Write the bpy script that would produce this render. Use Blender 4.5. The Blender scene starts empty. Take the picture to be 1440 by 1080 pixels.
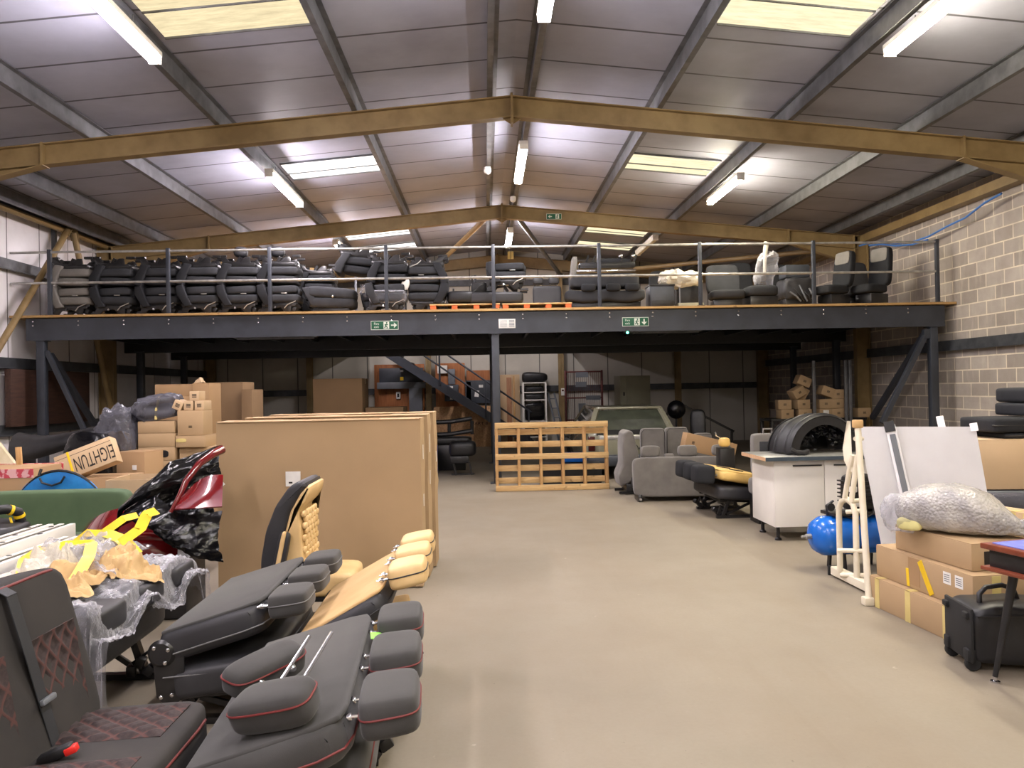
import bpy, bmesh, math, random
from mathutils import Vector, Matrix, Euler, noise
R = math.radians
V = Vector
scene = bpy.context.scene
COL = scene.collection
random.seed(7)

# ------------------------------------------------------------------ helpers
def lin(c):
    return tuple(((x / 255) / 12.92 if x / 255 <= .04045 else ((x / 255 + .055) / 1.055) ** 2.4) for x in c)

def T(loc=(0, 0, 0), rot=(0, 0, 0), s=(1, 1, 1)):
    return Matrix.Translation(V(loc)) @ Euler([R(a) for a in rot], 'XYZ').to_matrix().to_4x4() @ Matrix.Diagonal(V((*s, 1)))

class MB:
    """collects shapes and links them as one mesh object"""
    def __init__(s):
        s.bm = bmesh.new()
    def join(s, bm2, M=None):
        if M is not None:
            bmesh.ops.transform(bm2, matrix=M, verts=bm2.verts)
        me = bpy.data.meshes.new('tmp')
        bm2.to_mesh(me); bm2.free()
        s.bm.from_mesh(me)
        bpy.data.meshes.remove(me)
        return s
    def box(s, c, size, rot=(0, 0, 0), bev=.004, seg=2, M=None, f=None):
        b = bmesh.new()
        bmesh.ops.create_cube(b, size=1)
        for v in b.verts:
            v.co = V((v.co.x * size[0], v.co.y * size[1], v.co.z * size[2]))
            if f: v.co = V(f(v.co))
        if bev:
            bmesh.ops.bevel(b, geom=b.edges[:], offset=min(bev, min(size) * .45), segments=seg, profile=.5, affect='EDGES')
        m = T(c, rot)
        return s.join(b, M @ m if M else m)
    def sq(s, c, size, rot=(0, 0, 0), e=5, n=7, M=None, f=None):
        """soft rounded block (superellipsoid), f reshapes it in metres"""
        b = bmesh.new()
        bmesh.ops.create_cube(b, size=2)
        bmesh.ops.subdivide_edges(b, edges=b.edges[:], cuts=n, use_grid_fill=True)
        for v in b.verts:
            p = v.co
            q = V([math.copysign(math.sin(abs(a) * math.pi / 2) ** .8, a) for a in p])
            r = (abs(q.x) ** e + abs(q.y) ** e + abs(q.z) ** e) ** (1 / e)
            q = q / r
            v.co = V((q.x * size[0] / 2, q.y * size[1] / 2, q.z * size[2] / 2))
            if f: v.co = V(f(v.co))
        m = T(c, rot)
        return s.join(b, M @ m if M else m)
    def tube(s, pts, r, n=8, closed=False, M=None, r2=None):
        pts = [V(p) for p in pts]
        b = bmesh.new(); rings = []; N = len(pts)
        up = None
        for i, p in enumerate(pts):
            if closed: d = pts[(i + 1) % N] - pts[i - 1]
            else: d = pts[min(i + 1, N - 1)] - pts[max(i - 1, 0)]
            if d.length < 1e-9: d = V((0, 0, 1))
            d.normalize()
            if up is None:
                up = d.orthogonal().normalized()
            else:
                up = (up - d * up.dot(d))
                up = up.normalized() if up.length > 1e-6 else d.orthogonal().normalized()
            w = d.cross(up)
            rr = r if r2 is None else r + (r2 - r) * i / max(1, N - 1)
            rings.append([b.verts.new(p + (up * math.cos(2 * math.pi * k / n) + w * math.sin(2 * math.pi * k / n)) * rr) for k in range(n)])
        for i in range(N if closed else N - 1):
            A, B = rings[i], rings[(i + 1) % N]
            for k in range(n):
                b.faces.new((A[k], A[(k + 1) % n], B[(k + 1) % n], B[k]))
        if not closed:
            b.faces.new(rings[0][::-1]); b.faces.new(rings[-1])
        bmesh.ops.recalc_face_normals(b, faces=b.faces)
        return s.join(b, M)
    def bar(s, p0, p1, w, h, up=(0, 0, 1), bev=.002, M=None):
        p0, p1 = V(p0), V(p1); d = p1 - p0; L = d.length; d.normalize()
        u = V(up); u = u - d * u.dot(d)
        if u.length < 1e-4: u = d.orthogonal()
        u.normalize(); sd = u.cross(d)
        m = Matrix.Translation((p0 + p1) / 2) @ Matrix((d, -sd, u)).transposed().to_4x4()
        return s.box((0, 0, 0), (L, w, h), bev=bev, seg=1, M=M @ m if M else m)
    def ibeam(s, p0, p1, h, w, tf=.014, tw=.01, up=(0, 0, 1)):
        p0, p1 = V(p0), V(p1); d = (p1 - p0).normalized()
        u = V(up); u = (u - d * u.dot(d)).normalized()
        s.bar(p0, p1, tw, h, up, 0)
        for k in (1, -1):
            o = u * k * (h / 2 - tf / 2)
            s.bar(p0 + o, p1 + o, w, tf, up, 0)
        return s
    def prism(s, poly, depth, axis='Y', bev=0, M=None, seg=2):
        """poly in the plane across axis, centred on the axis"""
        b = bmesh.new()
        def P(a, c, d):
            return {'Y': V((a, d, c)), 'X': V((d, a, c)), 'Z': V((a, c, d))}[axis]
        v0 = [b.verts.new(P(a, c, -depth / 2)) for a, c in poly]
        v1 = [b.verts.new(P(a, c, depth / 2)) for a, c in poly]
        n = len(poly)
        b.faces.new(v0); b.faces.new(v1[::-1])
        for i in range(n):
            b.faces.new((v0[i], v1[i], v1[(i + 1) % n], v0[(i + 1) % n]))
        bmesh.ops.recalc_face_normals(b, faces=b.faces)
        if bev:
            bmesh.ops.bevel(b, geom=b.edges[:], offset=bev, segments=seg, profile=.5, affect='EDGES')
        return s.join(b, M)
    def lathe(s, prof, n=20, M=None):
        """prof: (radius, z)"""
        b = bmesh.new(); rings = []
        for r, z in prof:
            rings.append([b.verts.new((max(r, 1e-4) * math.cos(2 * math.pi * k / n), max(r, 1e-4) * math.sin(2 * math.pi * k / n), z)) for k in range(n)])
        for A, B in zip(rings, rings[1:]):
            for k in range(n):
                b.faces.new((A[k], A[(k + 1) % n], B[(k + 1) % n], B[k]))
        b.faces.new(rings[0][::-1]); b.faces.new(rings[-1])
        bmesh.ops.recalc_face_normals(b, faces=b.faces)
        return s.join(b, M)
    def grid(s, fn, nu, nv, thick=.004, M=None):
        """sheet fn(u, v) with a real thickness"""
        b = bmesh.new()
        vs = [[b.verts.new(V(fn(i / nu, j / nv))) for j in range(nv + 1)] for i in range(nu + 1)]
        for i in range(nu):
            for j in range(nv):
                b.faces.new((vs[i][j], vs[i + 1][j], vs[i + 1][j + 1], vs[i][j + 1]))
        b.normal_update()
        if thick:
            bmesh.ops.solidify(b, geom=b.faces[:], thickness=thick)
        bmesh.ops.recalc_face_normals(b, faces=b.faces)
        return s.join(b, M)
    def ball(s, c, r, n=16, M=None, sc=(1, 1, 1)):
        b = bmesh.new()
        bmesh.ops.create_uvsphere(b, u_segments=n, v_segments=max(6, n // 2), radius=r)
        m = T(c, (0, 0, 0), sc)
        return s.join(b, M @ m if M else m)
    def build(s, name, m, parent=None, smooth=35, loc=None, rot=None):
        me = bpy.data.meshes.new(name)
        s.bm.to_mesh(me); s.bm.free()
        me.shade_smooth()
        me.set_sharp_from_angle(angle=R(smooth))
        for mm in (m if isinstance(m, (list, tuple)) else [m]):
            me.materials.append(mm)
        o = bpy.data.objects.new(name, me)
        COL.objects.link(o)
        if parent is not None: o.parent = parent
        if loc is not None: o.location = loc
        if rot is not None: o.rotation_euler = [R(a) for a in rot]
        return o

def tag(o, label=None, cat=None, group=None, kind=None):
    for k, v in (('label', label), ('category', cat), ('group', group), ('kind', kind)):
        if v: o[k] = v
    return o
def thing(name, label, cat, loc=(0, 0, 0), rot=(0, 0, 0), group=None):
    o = bpy.data.objects.new(name, None)
    o.empty_display_size = .1
    COL.objects.link(o)
    o.location = loc
    o.rotation_euler = [R(a) for a in (rot if isinstance(rot, (tuple, list)) else (0, 0, rot))]
    return tag(o, label, cat, group)
def struct(name, mb, m, parent=None, smooth=35):
    o = mb.build(name, m, parent, smooth)
    if parent is None: o['kind'] = 'structure'
    return o
def kids(o):
    return [c for c in bpy.data.objects if c.parent == o]
def dup(root, loc, rot, label, group=None):
    """a copy of a thing with copies of its parts and sub-parts"""
    r = root.copy(); COL.objects.link(r)
    r.location = loc; r.rotation_euler = [R(a) for a in rot]
    r['label'] = label
    if group: r['group'] = group
    for ch in kids(root):
        c = ch.copy(); COL.objects.link(c); c.parent = r
        for g in kids(ch):
            d = g.copy(); COL.objects.link(d); d.parent = c
    return r
def lettering(name, s, size, m, parent, M, extrude=.001, align='CENTER'):
    cu = bpy.data.curves.new(name, 'FONT')
    cu.body = s; cu.size = size; cu.extrude = extrude; cu.align_x = align; cu.align_y = 'CENTER'
    t = bpy.data.objects.new('tmp_text', cu); COL.objects.link(t)
    dg = bpy.context.evaluated_depsgraph_get()
    me = bpy.data.meshes.new_from_object(t.evaluated_get(dg))
    bpy.data.objects.remove(t); bpy.data.curves.remove(cu)
    me.transform(M); me.name = name
    me.materials.clear(); me.materials.append(m)
    o = bpy.data.objects.new(name, me); COL.objects.link(o)
    if parent is not None: o.parent = parent
    return o
UP = T((0, 0, 0), (90, 0, 0))          # a text standing up and facing -Y
def fbm(p, sc, oct=3):
    a, t = 1., 0.
    p = V(p) * sc
    for _ in range(oct):
        t += a * noise.noise(p); p = p * 2.03; a *= .5
    return t
def ridge(p, sc, oct=3):
    a, t = 1., 0.
    p = V(p) * sc
    for _ in range(oct):
        t += a * (1 - 2 * abs(noise.noise(p))); p = p * 2.1 + V((3.1, 1.7, 5.2)); a *= .5
    return t

# camera numbers: the eye stands at 1.6 m, 1440x1080 frame, f = 1081 px
F = 1081.
CY, CP, CR = R(2.006), R(.444), R(1.055)
_f = V((math.sin(CY) * math.cos(CP), math.cos(CY) * math.cos(CP), math.sin(CP)))
_r = V((math.cos(CY), -math.sin(CY), 0)); _u = _r.cross(_f)
_r2 = _r * math.cos(CR) - _u * math.sin(CR); _u2 = _u * math.cos(CR) + _r * math.sin(CR)
EYE = V((0, 0, 1.6))
def at(x, y, Y):                       # the place at depth Y that was surveyed at this pixel
    d = _f + _r2 * ((x - 720) / F) + _u2 * ((540 - y) / F)
    return EYE + d * (Y / d.y)
cam = bpy.data.cameras.new('camera'); co = bpy.data.objects.new('camera', cam); COL.objects.link(co)
cam.sensor_width = 36; cam.lens = F * 36 / 1440; cam.clip_end = 200; cam.clip_start = .05
co.matrix_world = Matrix.Translation(EYE) @ Matrix((_r2, _u2, -_f)).transposed().to_4x4()
scene.camera = co

# ------------------------------------------------------------------ materials
def newmat(name):
    m = bpy.data.materials.new(name); m.use_nodes = True
    nt = m.node_tree; nt.nodes.clear()
    out = nt.nodes.new('ShaderNodeOutputMaterial')
    return m, nt, out
def node(nt, typ, **kw):
    n = nt.nodes.new(typ)
    for k, v in kw.items():
        if k in n.inputs: n.inputs[k].default_value = v
        else: setattr(n, k, v)
    return n
def mth(nt, op, a, b=None, clamp=False):
    n = nt.nodes.new('ShaderNodeMath'); n.operation = op; n.use_clamp = clamp
    for i, x in enumerate((a, b)):
        if x is None: continue
        if isinstance(x, (int, float)): n.inputs[i].default_value = x
        else: nt.links.new(x, n.inputs[i])
    return n.outputs[0]
def mixc(nt, fac, a, b):
    n = nt.nodes.new('ShaderNodeMix'); n.data_type = 'RGBA'
    for i, x in ((0, fac), (6, a), (7, b)):
        if isinstance(x, (int, float)): n.inputs[i].default_value = x
        elif isinstance(x, tuple): n.inputs[i].default_value = (*x, 1) if len(x) == 3 else x
        else: nt.links.new(x, n.inputs[i])
    return n.outputs[2]
def coords(nt, stretch=(1, 1, 1)):
    tc = nt.nodes.new('ShaderNodeTexCoord'); mp = nt.nodes.new('ShaderNodeMapping')
    mp.inputs['Scale'].default_value = stretch
    nt.links.new(tc.outputs['Object'], mp.inputs[0])
    return mp.outputs[0]
def noi(nt, co, scale, detail=4, rough=.55):
    n = node(nt, 'ShaderNodeTexNoise', Scale=scale, Detail=detail, Roughness=rough)
    nt.links.new(co, n.inputs['Vector'])
    return n.outputs['Fac']
def ramp(nt, x, lo, hi):
    n = nt.nodes.new('ShaderNodeMapRange'); n.clamp = True
    n.inputs[1].default_value = lo; n.inputs[2].default_value = hi
    nt.links.new(x, n.inputs[0])
    return n.outputs[0]
def bsdf(nt, out, col, rough=.6, metal=0, spec=.5, bump=None, bstr=.3, bdist=.01, **kw):
    p = nt.nodes.new('ShaderNodeBsdfPrincipled')
    for k, x in (('Base Color', col), ('Roughness', rough), ('Metallic', metal), ('Specular IOR Level', spec)):
        if isinstance(x, tuple): p.inputs[k].default_value = (*x, 1)
        elif isinstance(x, (int, float)): p.inputs[k].default_value = x
        else: nt.links.new(x, p.inputs[k])
    for k, x in kw.items(): p.inputs[k.replace('_', ' ')].default_value = x
    if bump is not None:
        b = nt.nodes.new('ShaderNodeBump'); b.inputs['Strength'].default_value = bstr; b.inputs['Distance'].default_value = bdist
        nt.links.new(bump, b.inputs['Height']); nt.links.new(b.outputs[0], p.inputs['Normal'])
    nt.links.new(p.outputs[0], out.inputs[0])
    return p
def mat(name, c, c2=None, rough=.6, metal=0, scale=6, bump=0, bscale=60, spec=.5, stretch=(1, 1, 1), lo=.35, hi=.65, bd=.004, **kw):
    m, nt, out = newmat(name)
    a = lin(c); b = lin(c2) if c2 else tuple(x * .82 for x in a)
    co_ = coords(nt, stretch)
    col = mixc(nt, ramp(nt, noi(nt, co_, scale), lo, hi), a, b)
    bsdf(nt, out, col, rough, metal, spec, noi(nt, co_, bscale, 3) if bump else None, bump, bd, **kw)
    return m
def emitter(name, c, s):
    m, nt, out = newmat(name)
    e = node(nt, 'ShaderNodeEmission', Strength=s); e.inputs[0].default_value = (*c, 1)
    nt.links.new(e.outputs[0], out.inputs[0])
    return m

M = {}
M['ochre'] = mat('ochre_steel_paint', (142, 120, 80), (122, 100, 64), rough=.5, scale=3)
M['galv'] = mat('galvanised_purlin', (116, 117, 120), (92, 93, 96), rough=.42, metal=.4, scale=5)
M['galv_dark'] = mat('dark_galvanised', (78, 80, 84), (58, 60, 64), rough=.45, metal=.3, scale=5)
M['navy'] = mat('slate_steel_paint', (56, 60, 68), (46, 49, 56), rough=.45, scale=3)
M['rail'] = mat('bare_steel_tube', (196, 194, 188), (160, 158, 154), rough=.35, metal=.6, scale=9)
M['chrome'] = mat('chrome', (225, 225, 228), rough=.15, metal=1)
M['black'] = mat('black_plastic', (30, 30, 33), (20, 20, 22), rough=.45, scale=12)
M['blackmetal'] = mat('black_painted_metal', (24, 24, 26), (34, 33, 33), rough=.32, scale=14)
M['fabric'] = mat('charcoal_cloth', (67, 66, 65), (58, 57, 56), rough=.85, scale=5, bump=.25, bscale=420, spec=.25, bd=.002, Sheen_Weight=.15)
M['vinyl'] = mat('black_vinyl', (47, 47, 50), (40, 40, 43), rough=.5, scale=6, bump=.15, bscale=260, bd=.002)
M['greyseat'] = mat('grey_velour', (116, 112, 107), (102, 98, 94), rough=.9, scale=4, bump=.2, bscale=300, spec=.2, bd=.002, Sheen_Weight=.2)
M['darkseat'] = mat('dark_grey_cloth', (42, 43, 46), (35, 36, 39), rough=.85, scale=4, bump=.2, bscale=260, spec=.25, bd=.002)
M['midseat'] = mat('mid_grey_cloth', (56, 57, 60), (46, 47, 50), rough=.85, scale=4, bump=.2, bscale=260, spec=.25, bd=.002)
M['paleseat'] = mat('pale_grey_cloth', (126, 122, 116), (112, 109, 104), rough=.85, scale=4, bump=.2, bscale=260, spec=.25, bd=.002)
M['cream'] = mat('cream_leather', (224, 192, 138), (208, 174, 120), rough=.5, scale=5, bump=.15, bscale=160, bd=.002)
M['tan'] = mat('tan_cloth', (206, 170, 118), (192, 156, 104), rough=.75, scale=4, bump=.2, bscale=300, bd=.002)
M['yellowcream'] = mat('yellow_cream_leather', (222, 188, 112), (208, 170, 96), rough=.5, scale=5)
M['redpipe'] = mat('red_piping', (112, 40, 38), rough=.6)
M['darkpipe'] = mat('dark_piping', (40, 38, 38), rough=.6)
M['greypipe'] = mat('grey_piping', (110, 110, 110), rough=.6)
M['redbutton'] = mat('red_plastic', (214, 40, 32), rough=.4)
M['white'] = mat('white_laminate', (232, 228, 220), (224, 220, 212), rough=.35, scale=2)
M['whiteboard'] = mat('white_board', (246, 245, 247), (240, 239, 241), rough=.4, scale=3)
M['creammetal'] = mat('cream_painted_tube', (232, 224, 202), (220, 210, 186), rough=.4, scale=6)
M['worktop'] = mat('grey_worktop', (138, 138, 132), (120, 120, 116), rough=.3, scale=20)
M['worktop_edge'] = mat('dark_blue_grey_edge', (62, 74, 84), rough=.4)
M['chip'] = mat('raw_chipboard', (206, 168, 130), (188, 150, 112), rough=.8, scale=40)
M['blue'] = mat('blue_enamel', (24, 104, 200), (20, 92, 184), rough=.22, scale=2)
M['bluebag'] = mat('blue_nylon', (30, 130, 200), (20, 110, 184), rough=.55, scale=9, bump=.4, bscale=30)
M['bluefelt'] = mat('blue_felt_cloth', (110, 118, 190), (98, 106, 178), rough=.8, scale=12)
M['bluehose'] = mat('blue_hose', (70, 120, 190), rough=.45)
M['green'] = mat('green_upholstery', (84, 104, 74), (74, 94, 66), rough=.8, scale=3, bump=.2, bscale=200, bd=.002)
M['signgreen'] = mat('sign_green', (20, 92, 62), rough=.5)
M['signwhite'] = mat('sign_white', (226, 232, 218), rough=.5)
M['paper'] = mat('white_paper', (238, 236, 230), rough=.7)
M['ink'] = mat('black_ink', (32, 26, 22), rough=.7)
M['tape'] = mat('pale_packing_tape', (214, 196, 128), (200, 180, 112), rough=.35, scale=6)
M['yellowtape'] = mat('yellow_tape', (236, 200, 36), (222, 182, 20), rough=.4, scale=8)
M['pinktape'] = mat('red_white_tape', (228, 176, 176), (196, 66, 80), rough=.45, scale=16, lo=.47, hi=.53)
M['wine'] = mat('wine_red_car_paint', (112, 20, 24), (96, 16, 20), rough=.12, scale=2, Coat_Weight=.8)
M['limetape'] = mat('lime_green_tape', (150, 230, 90), rough=.5)
M['kraftpaper'] = mat('crumpled_kraft_paper', (206, 174, 124), (184, 150, 100), rough=.75, scale=8, bump=.5, bscale=18)
M['grey'] = mat('grey_enamel', (112, 116, 122), (100, 104, 110), rough=.45, scale=3)
M['darkgrey'] = mat('dark_grey_enamel', (62, 66, 74), (54, 58, 64), rough=.45, scale=3)
M['beigemetal'] = mat('beige_enamel', (150, 148, 126), (140, 138, 118), rough=.45, scale=2)
M['olive'] = mat('pale_olive_car_paint', (138, 136, 116), (128, 126, 106), rough=.25, scale=2, Coat_Weight=.5)
M['glass'] = mat('dark_car_glass', (70, 74, 62), (60, 64, 54), rough=.05, spec=.9)
M['amber'] = mat('red_lens', (70, 22, 20), rough=.2)
M['rubber'] = mat('rubber', (26, 26, 26), rough=.8)
M['orangewood'] = mat('orange_pallet_paint', (216, 106, 54), (196, 90, 42), rough=.7, scale=8)
M['green_led'] = emitter('green_led', (.05, 1, .45), 6)
M['rust'] = mat('rusty_dark_red', (94, 42, 38), (76, 32, 30), rough=.6, scale=12)
M['copper'] = mat('brown_kraft_roll', (150, 92, 56), (128, 74, 42), rough=.6, scale=14)

def wood(name, c, c2, sc=3, axis=0, rough=.7):
    m, nt, out = newmat(name)
    st = [14, 14, 14]; st[axis] = 1.2
    co_ = coords(nt, tuple(st))
    g = noi(nt, co_, sc, 5, .6)
    st2 = coords(nt)
    knots = ramp(nt, noi(nt, st2, 7, 2), .66, .74)
    col = mixc(nt, ramp(nt, g, .35, .7), lin(c), lin(c2))
    col = mixc(nt, mth(nt, 'MULTIPLY', knots, .6), col, lin((c2[0] * .5, c2[1] * .42, c2[2] * .35)))
    bsdf(nt, out, col, rough, bump=g, bstr=.3, bdist=.003)
    return m
M['pine'] = wood('pallet_pine', (212, 180, 126), (184, 144, 92))
M['pinez'] = wood('pallet_pine_upright', (200, 162, 108), (168, 124, 76), axis=2)
M['ply'] = wood('brown_plywood', (168, 106, 60), (138, 82, 44), sc=2, axis=2)
M['brownboard'] = wood('red_brown_boards', (70, 44, 32), (50, 30, 22), sc=2, axis=1)
M['plankwood'] = wood('plank_wood', (170, 124, 90), (146, 100, 70), axis=2)
M['deckedge'] = wood('deck_board_edge', (186, 150, 96), (162, 124, 72), sc=2)
def osb():
    m, nt, out = newmat('strand_board')
    co_ = coords(nt)
    v = node(nt, 'ShaderNodeTexVoronoi', Scale=14); nt.links.new(co_, v.inputs['Vector'])
    g = noi(nt, co_, 26, 5)
    col = mixc(nt, v.outputs['Distance'], lin((206, 168, 124)), lin((180, 138, 96)))
    col = mixc(nt, ramp(nt, g, .4, .7), col, lin((160, 120, 84)))
    bsdf(nt, out, col, .8)
    return m
M['osb'] = osb()
def card(name, c, k=.9):
    m, nt, out = newmat(name)
    co_ = coords(nt)
    a = lin(c)
    big = ramp(nt, noi(nt, co_, 2.2, 5), .3, .7)
    fine = noi(nt, coords(nt, (3, 3, 120)), 4, 2)
    col = mixc(nt, big, a, tuple(x * k for x in a))
    scuff = ramp(nt, noi(nt, coords(nt, (1, 1, 2.6)), 9, 6, .7), .7, .8)
    col = mixc(nt, mth(nt, 'MULTIPLY', scuff, .25), col, lin((226, 196, 150)))
    bsdf(nt, out, col, .75, spec=.3, bump=fine, bstr=.06, bdist=.002)
    return m
M['card'] = card('kraft_cardboard', (178, 150, 114))
M['card2'] = card('brown_cardboard', (166, 134, 98))
M['card3'] = card('pale_cardboard', (200, 172, 136))
M['carddark'] = card('dark_brown_cardboard', (134, 108, 80))
def film(name, tint, body, bodymix, rough=.12, bstr=.6, bscale=14, gl=.55):
    """crinkled see-through plastic film: clear where flat, glossy on its folds"""
    m, nt, out = newmat(name)
    co_ = coords(nt)
    n1 = noi(nt, co_, bscale, 5, .6)
    b = node(nt, 'ShaderNodeBump', Strength=bstr, Distance=.03); nt.links.new(n1, b.inputs['Height'])
    tr = node(nt, 'ShaderNodeBsdfTransparent'); tr.inputs[0].default_value = (*lin(tint), 1)
    p = nt.nodes.new('ShaderNodeBsdfPrincipled')
    p.inputs['Base Color'].default_value = (*lin(body), 1); p.inputs['Roughness'].default_value = rough; p.inputs['Specular IOR Level'].default_value = 1.
    nt.links.new(b.outputs[0], p.inputs['Normal'])
    lw = node(nt, 'ShaderNodeLayerWeight', Blend=.35); nt.links.new(b.outputs[0], lw.inputs['Normal'])
    fac = mth(nt, 'ADD', mth(nt, 'MULTIPLY', lw.outputs['Facing'], gl), bodymix, True)
    mx = nt.nodes.new('ShaderNodeMixShader')
    nt.links.new(fac, mx.inputs[0]); nt.links.new(tr.outputs[0], mx.inputs[1]); nt.links.new(p.outputs[0], mx.inputs[2])
    nt.links.new(mx.outputs[0], out.inputs[0])
    return m
M['clear'] = film('clear_plastic_film', (240, 240, 244), (214, 214, 220), .07, gl=.7)
M['greyfilm'] = film('grey_plastic_film', (150, 150, 158), (120, 120, 130), .3, gl=.6)
M['whitefilm'] = film('crumpled_white_film', (230, 226, 215), (222, 216, 200), .6)
def blackfilm():
    m, nt, out = newmat('black_stretch_film')
    co_ = coords(nt, (1, 1, 2.2))
    n1 = noi(nt, co_, 17, 5, .6)
    bsdf(nt, out, (.004, .004, .005), .13, 0, .28, n1, .45, .012)
    return m
M['blackfilm'] = blackfilm()
def bubble():
    m, nt, out = newmat('bubble_wrap')
    co_ = coords(nt)
    v = node(nt, 'ShaderNodeTexVoronoi', Scale=55); nt.links.new(co_, v.inputs['Vector'])
    n1 = noi(nt, co_, 7, 3)
    col = mixc(nt, ramp(nt, n1, .35, .7), lin((196, 192, 184)), lin((150, 148, 150)))
    h = mth(nt, 'SUBTRACT', n1, mth(nt, 'MULTIPLY', v.outputs['Distance'], .5))
    bsdf(nt, out, col, .22, 0, .8, h, .7, .02, Alpha=.93)
    return m
M['bubble'] = bubble()
def quilt():
    m, nt, out = newmat('diamond_quilted_cloth')
    tc = nt.nodes.new('ShaderNodeTexCoord'); sx = nt.nodes.new('ShaderNodeSeparateXYZ'); nt.links.new(tc.outputs['Object'], sx.inputs[0])
    P = .09
    def line(s):
        a = mth(nt, 'MULTIPLY', sx.outputs[1], 1.25)
        u = mth(nt, 'ADD' if s > 0 else 'SUBTRACT', sx.outputs[0], a)
        q = mth(nt, 'ABSOLUTE', mth(nt, 'SUBTRACT', mth(nt, 'FRACT', mth(nt, 'DIVIDE', u, P)), .5))
        return ramp(nt, q, .39, .44)
    ln = mth(nt, 'MAXIMUM', line(1), line(-1))
    fine = noi(nt, tc.outputs['Object'], 90, 3)
    base = mixc(nt, ramp(nt, fine, .35, .65), lin((66, 56, 55)), lin((54, 47, 47)))
    col = mixc(nt, mth(nt, 'MULTIPLY', ln, .75), base, lin((88, 58, 54)))
    bsdf(nt, out, col, .85, spec=.25, bump=fine, bstr=.2, bdist=.002)
    return m
M['quilt'] = quilt()
M['quiltbase'] = mat('black_brown_cloth', (58, 55, 53), (50, 48, 47), rough=.85, scale=5, bump=.25, bscale=420, spec=.25, bd=.002)
M['webbing'] = mat('seat_belt_webbing', (40, 42, 46), rough=.6, bump=.3, bscale=500)

def floor_mat():
    m, nt, out = newmat('worn_concrete_floor')
    co_ = coords(nt)
    big = ramp(nt, noi(nt, co_, .35, 6, .6), .35, .65)
    mid = ramp(nt, noi(nt, coords(nt, (1, .35, 1)), 1.3, 6, .65), .42, .75)
    fine = noi(nt, co_, 45, 4, .6)
    spots = ramp(nt, noi(nt, co_, 9, 3), .73, .77)
    col = mixc(nt, big, lin((142, 133, 117)), lin((128, 119, 104)))
    col = mixc(nt, mth(nt, 'MULTIPLY', mid, .5), col, lin((128, 114, 94)))
    col = mixc(nt, mth(nt, 'MULTIPLY', ramp(nt, fine, .3, .75), .22), col, lin((118, 105, 88)))
    col = mixc(nt, mth(nt, 'MULTIPLY', spots, .3), col, lin((206, 196, 176)))
    trk = ramp(nt, noi(nt, coords(nt, (2.2, .12, 1)), 1.6, 4, .6), .58, .72)
    col = mixc(nt, mth(nt, 'MULTIPLY', trk, .3), col, lin((122, 110, 92)))
    chips = ramp(nt, noi(nt, co_, 31, 2), .74, .77)
    col = mixc(nt, mth(nt, 'MULTIPLY', chips, .5), col, lin((96, 86, 72)))
    r = mth(nt, 'ADD', mth(nt, 'MULTIPLY', big, .15), .5)
    bsdf(nt, out, col, r, spec=.35, bump=fine, bstr=.08, bdist=.004)
    return m
M['floor'] = floor_mat()
def seams(nt, comp, period, phase, w):
    tc = nt.nodes.new('ShaderNodeTexCoord'); sx = nt.nodes.new('ShaderNodeSeparateXYZ'); nt.links.new(tc.outputs['Object'], sx.inputs[0])
    q = mth(nt, 'FRACT', mth(nt, 'DIVIDE', mth(nt, 'ADD', sx.outputs[comp], phase), period))
    q = mth(nt, 'ABSOLUTE', mth(nt, 'SUBTRACT', q, .5))
    return ramp(nt, q, .5 - w * 1.3, .5 - w), tc.outputs['Object']
def sheet(name, c, c2, comp, period, phase, w, seamc, rough=.5, bumpsc=(1, 1, 1), spec=.5):
    m, nt, out = newmat(name)
    ln, oc = seams(nt, comp, period, phase, w)
    n1 = ramp(nt, noi(nt, oc, 1.1, 5, .6), .35, .7)
    col = mixc(nt, n1, lin(c), lin(c2))
    col = mixc(nt, mth(nt, 'MULTIPLY', ln, .85), col, lin(seamc))
    h = mth(nt, 'ADD', mth(nt, 'MULTIPLY', ln, -1.), mth(nt, 'MULTIPLY', noi(nt, coords(nt, bumpsc), 3, 3), .5))
    bsdf(nt, out, col, rough, spec=spec, bump=h, bstr=.25, bdist=.02)
    return m
M['roof'] = sheet('lined_roof_sheet', (164, 166, 180), (148, 149, 162), 1, .955, .1, .016, (50, 46, 46), rough=.52, bumpsc=(.6, 3, 1))
M['cladding'] = sheet('white_wall_cladding', (234, 230, 232), (216, 211, 212), 1, .95, .1, .012, (60, 56, 54))
M['claddingx'] = sheet('white_gable_cladding', (190, 185, 174), (176, 171, 160), 0, 1.0, .4, .012, (60, 56, 54))
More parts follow.
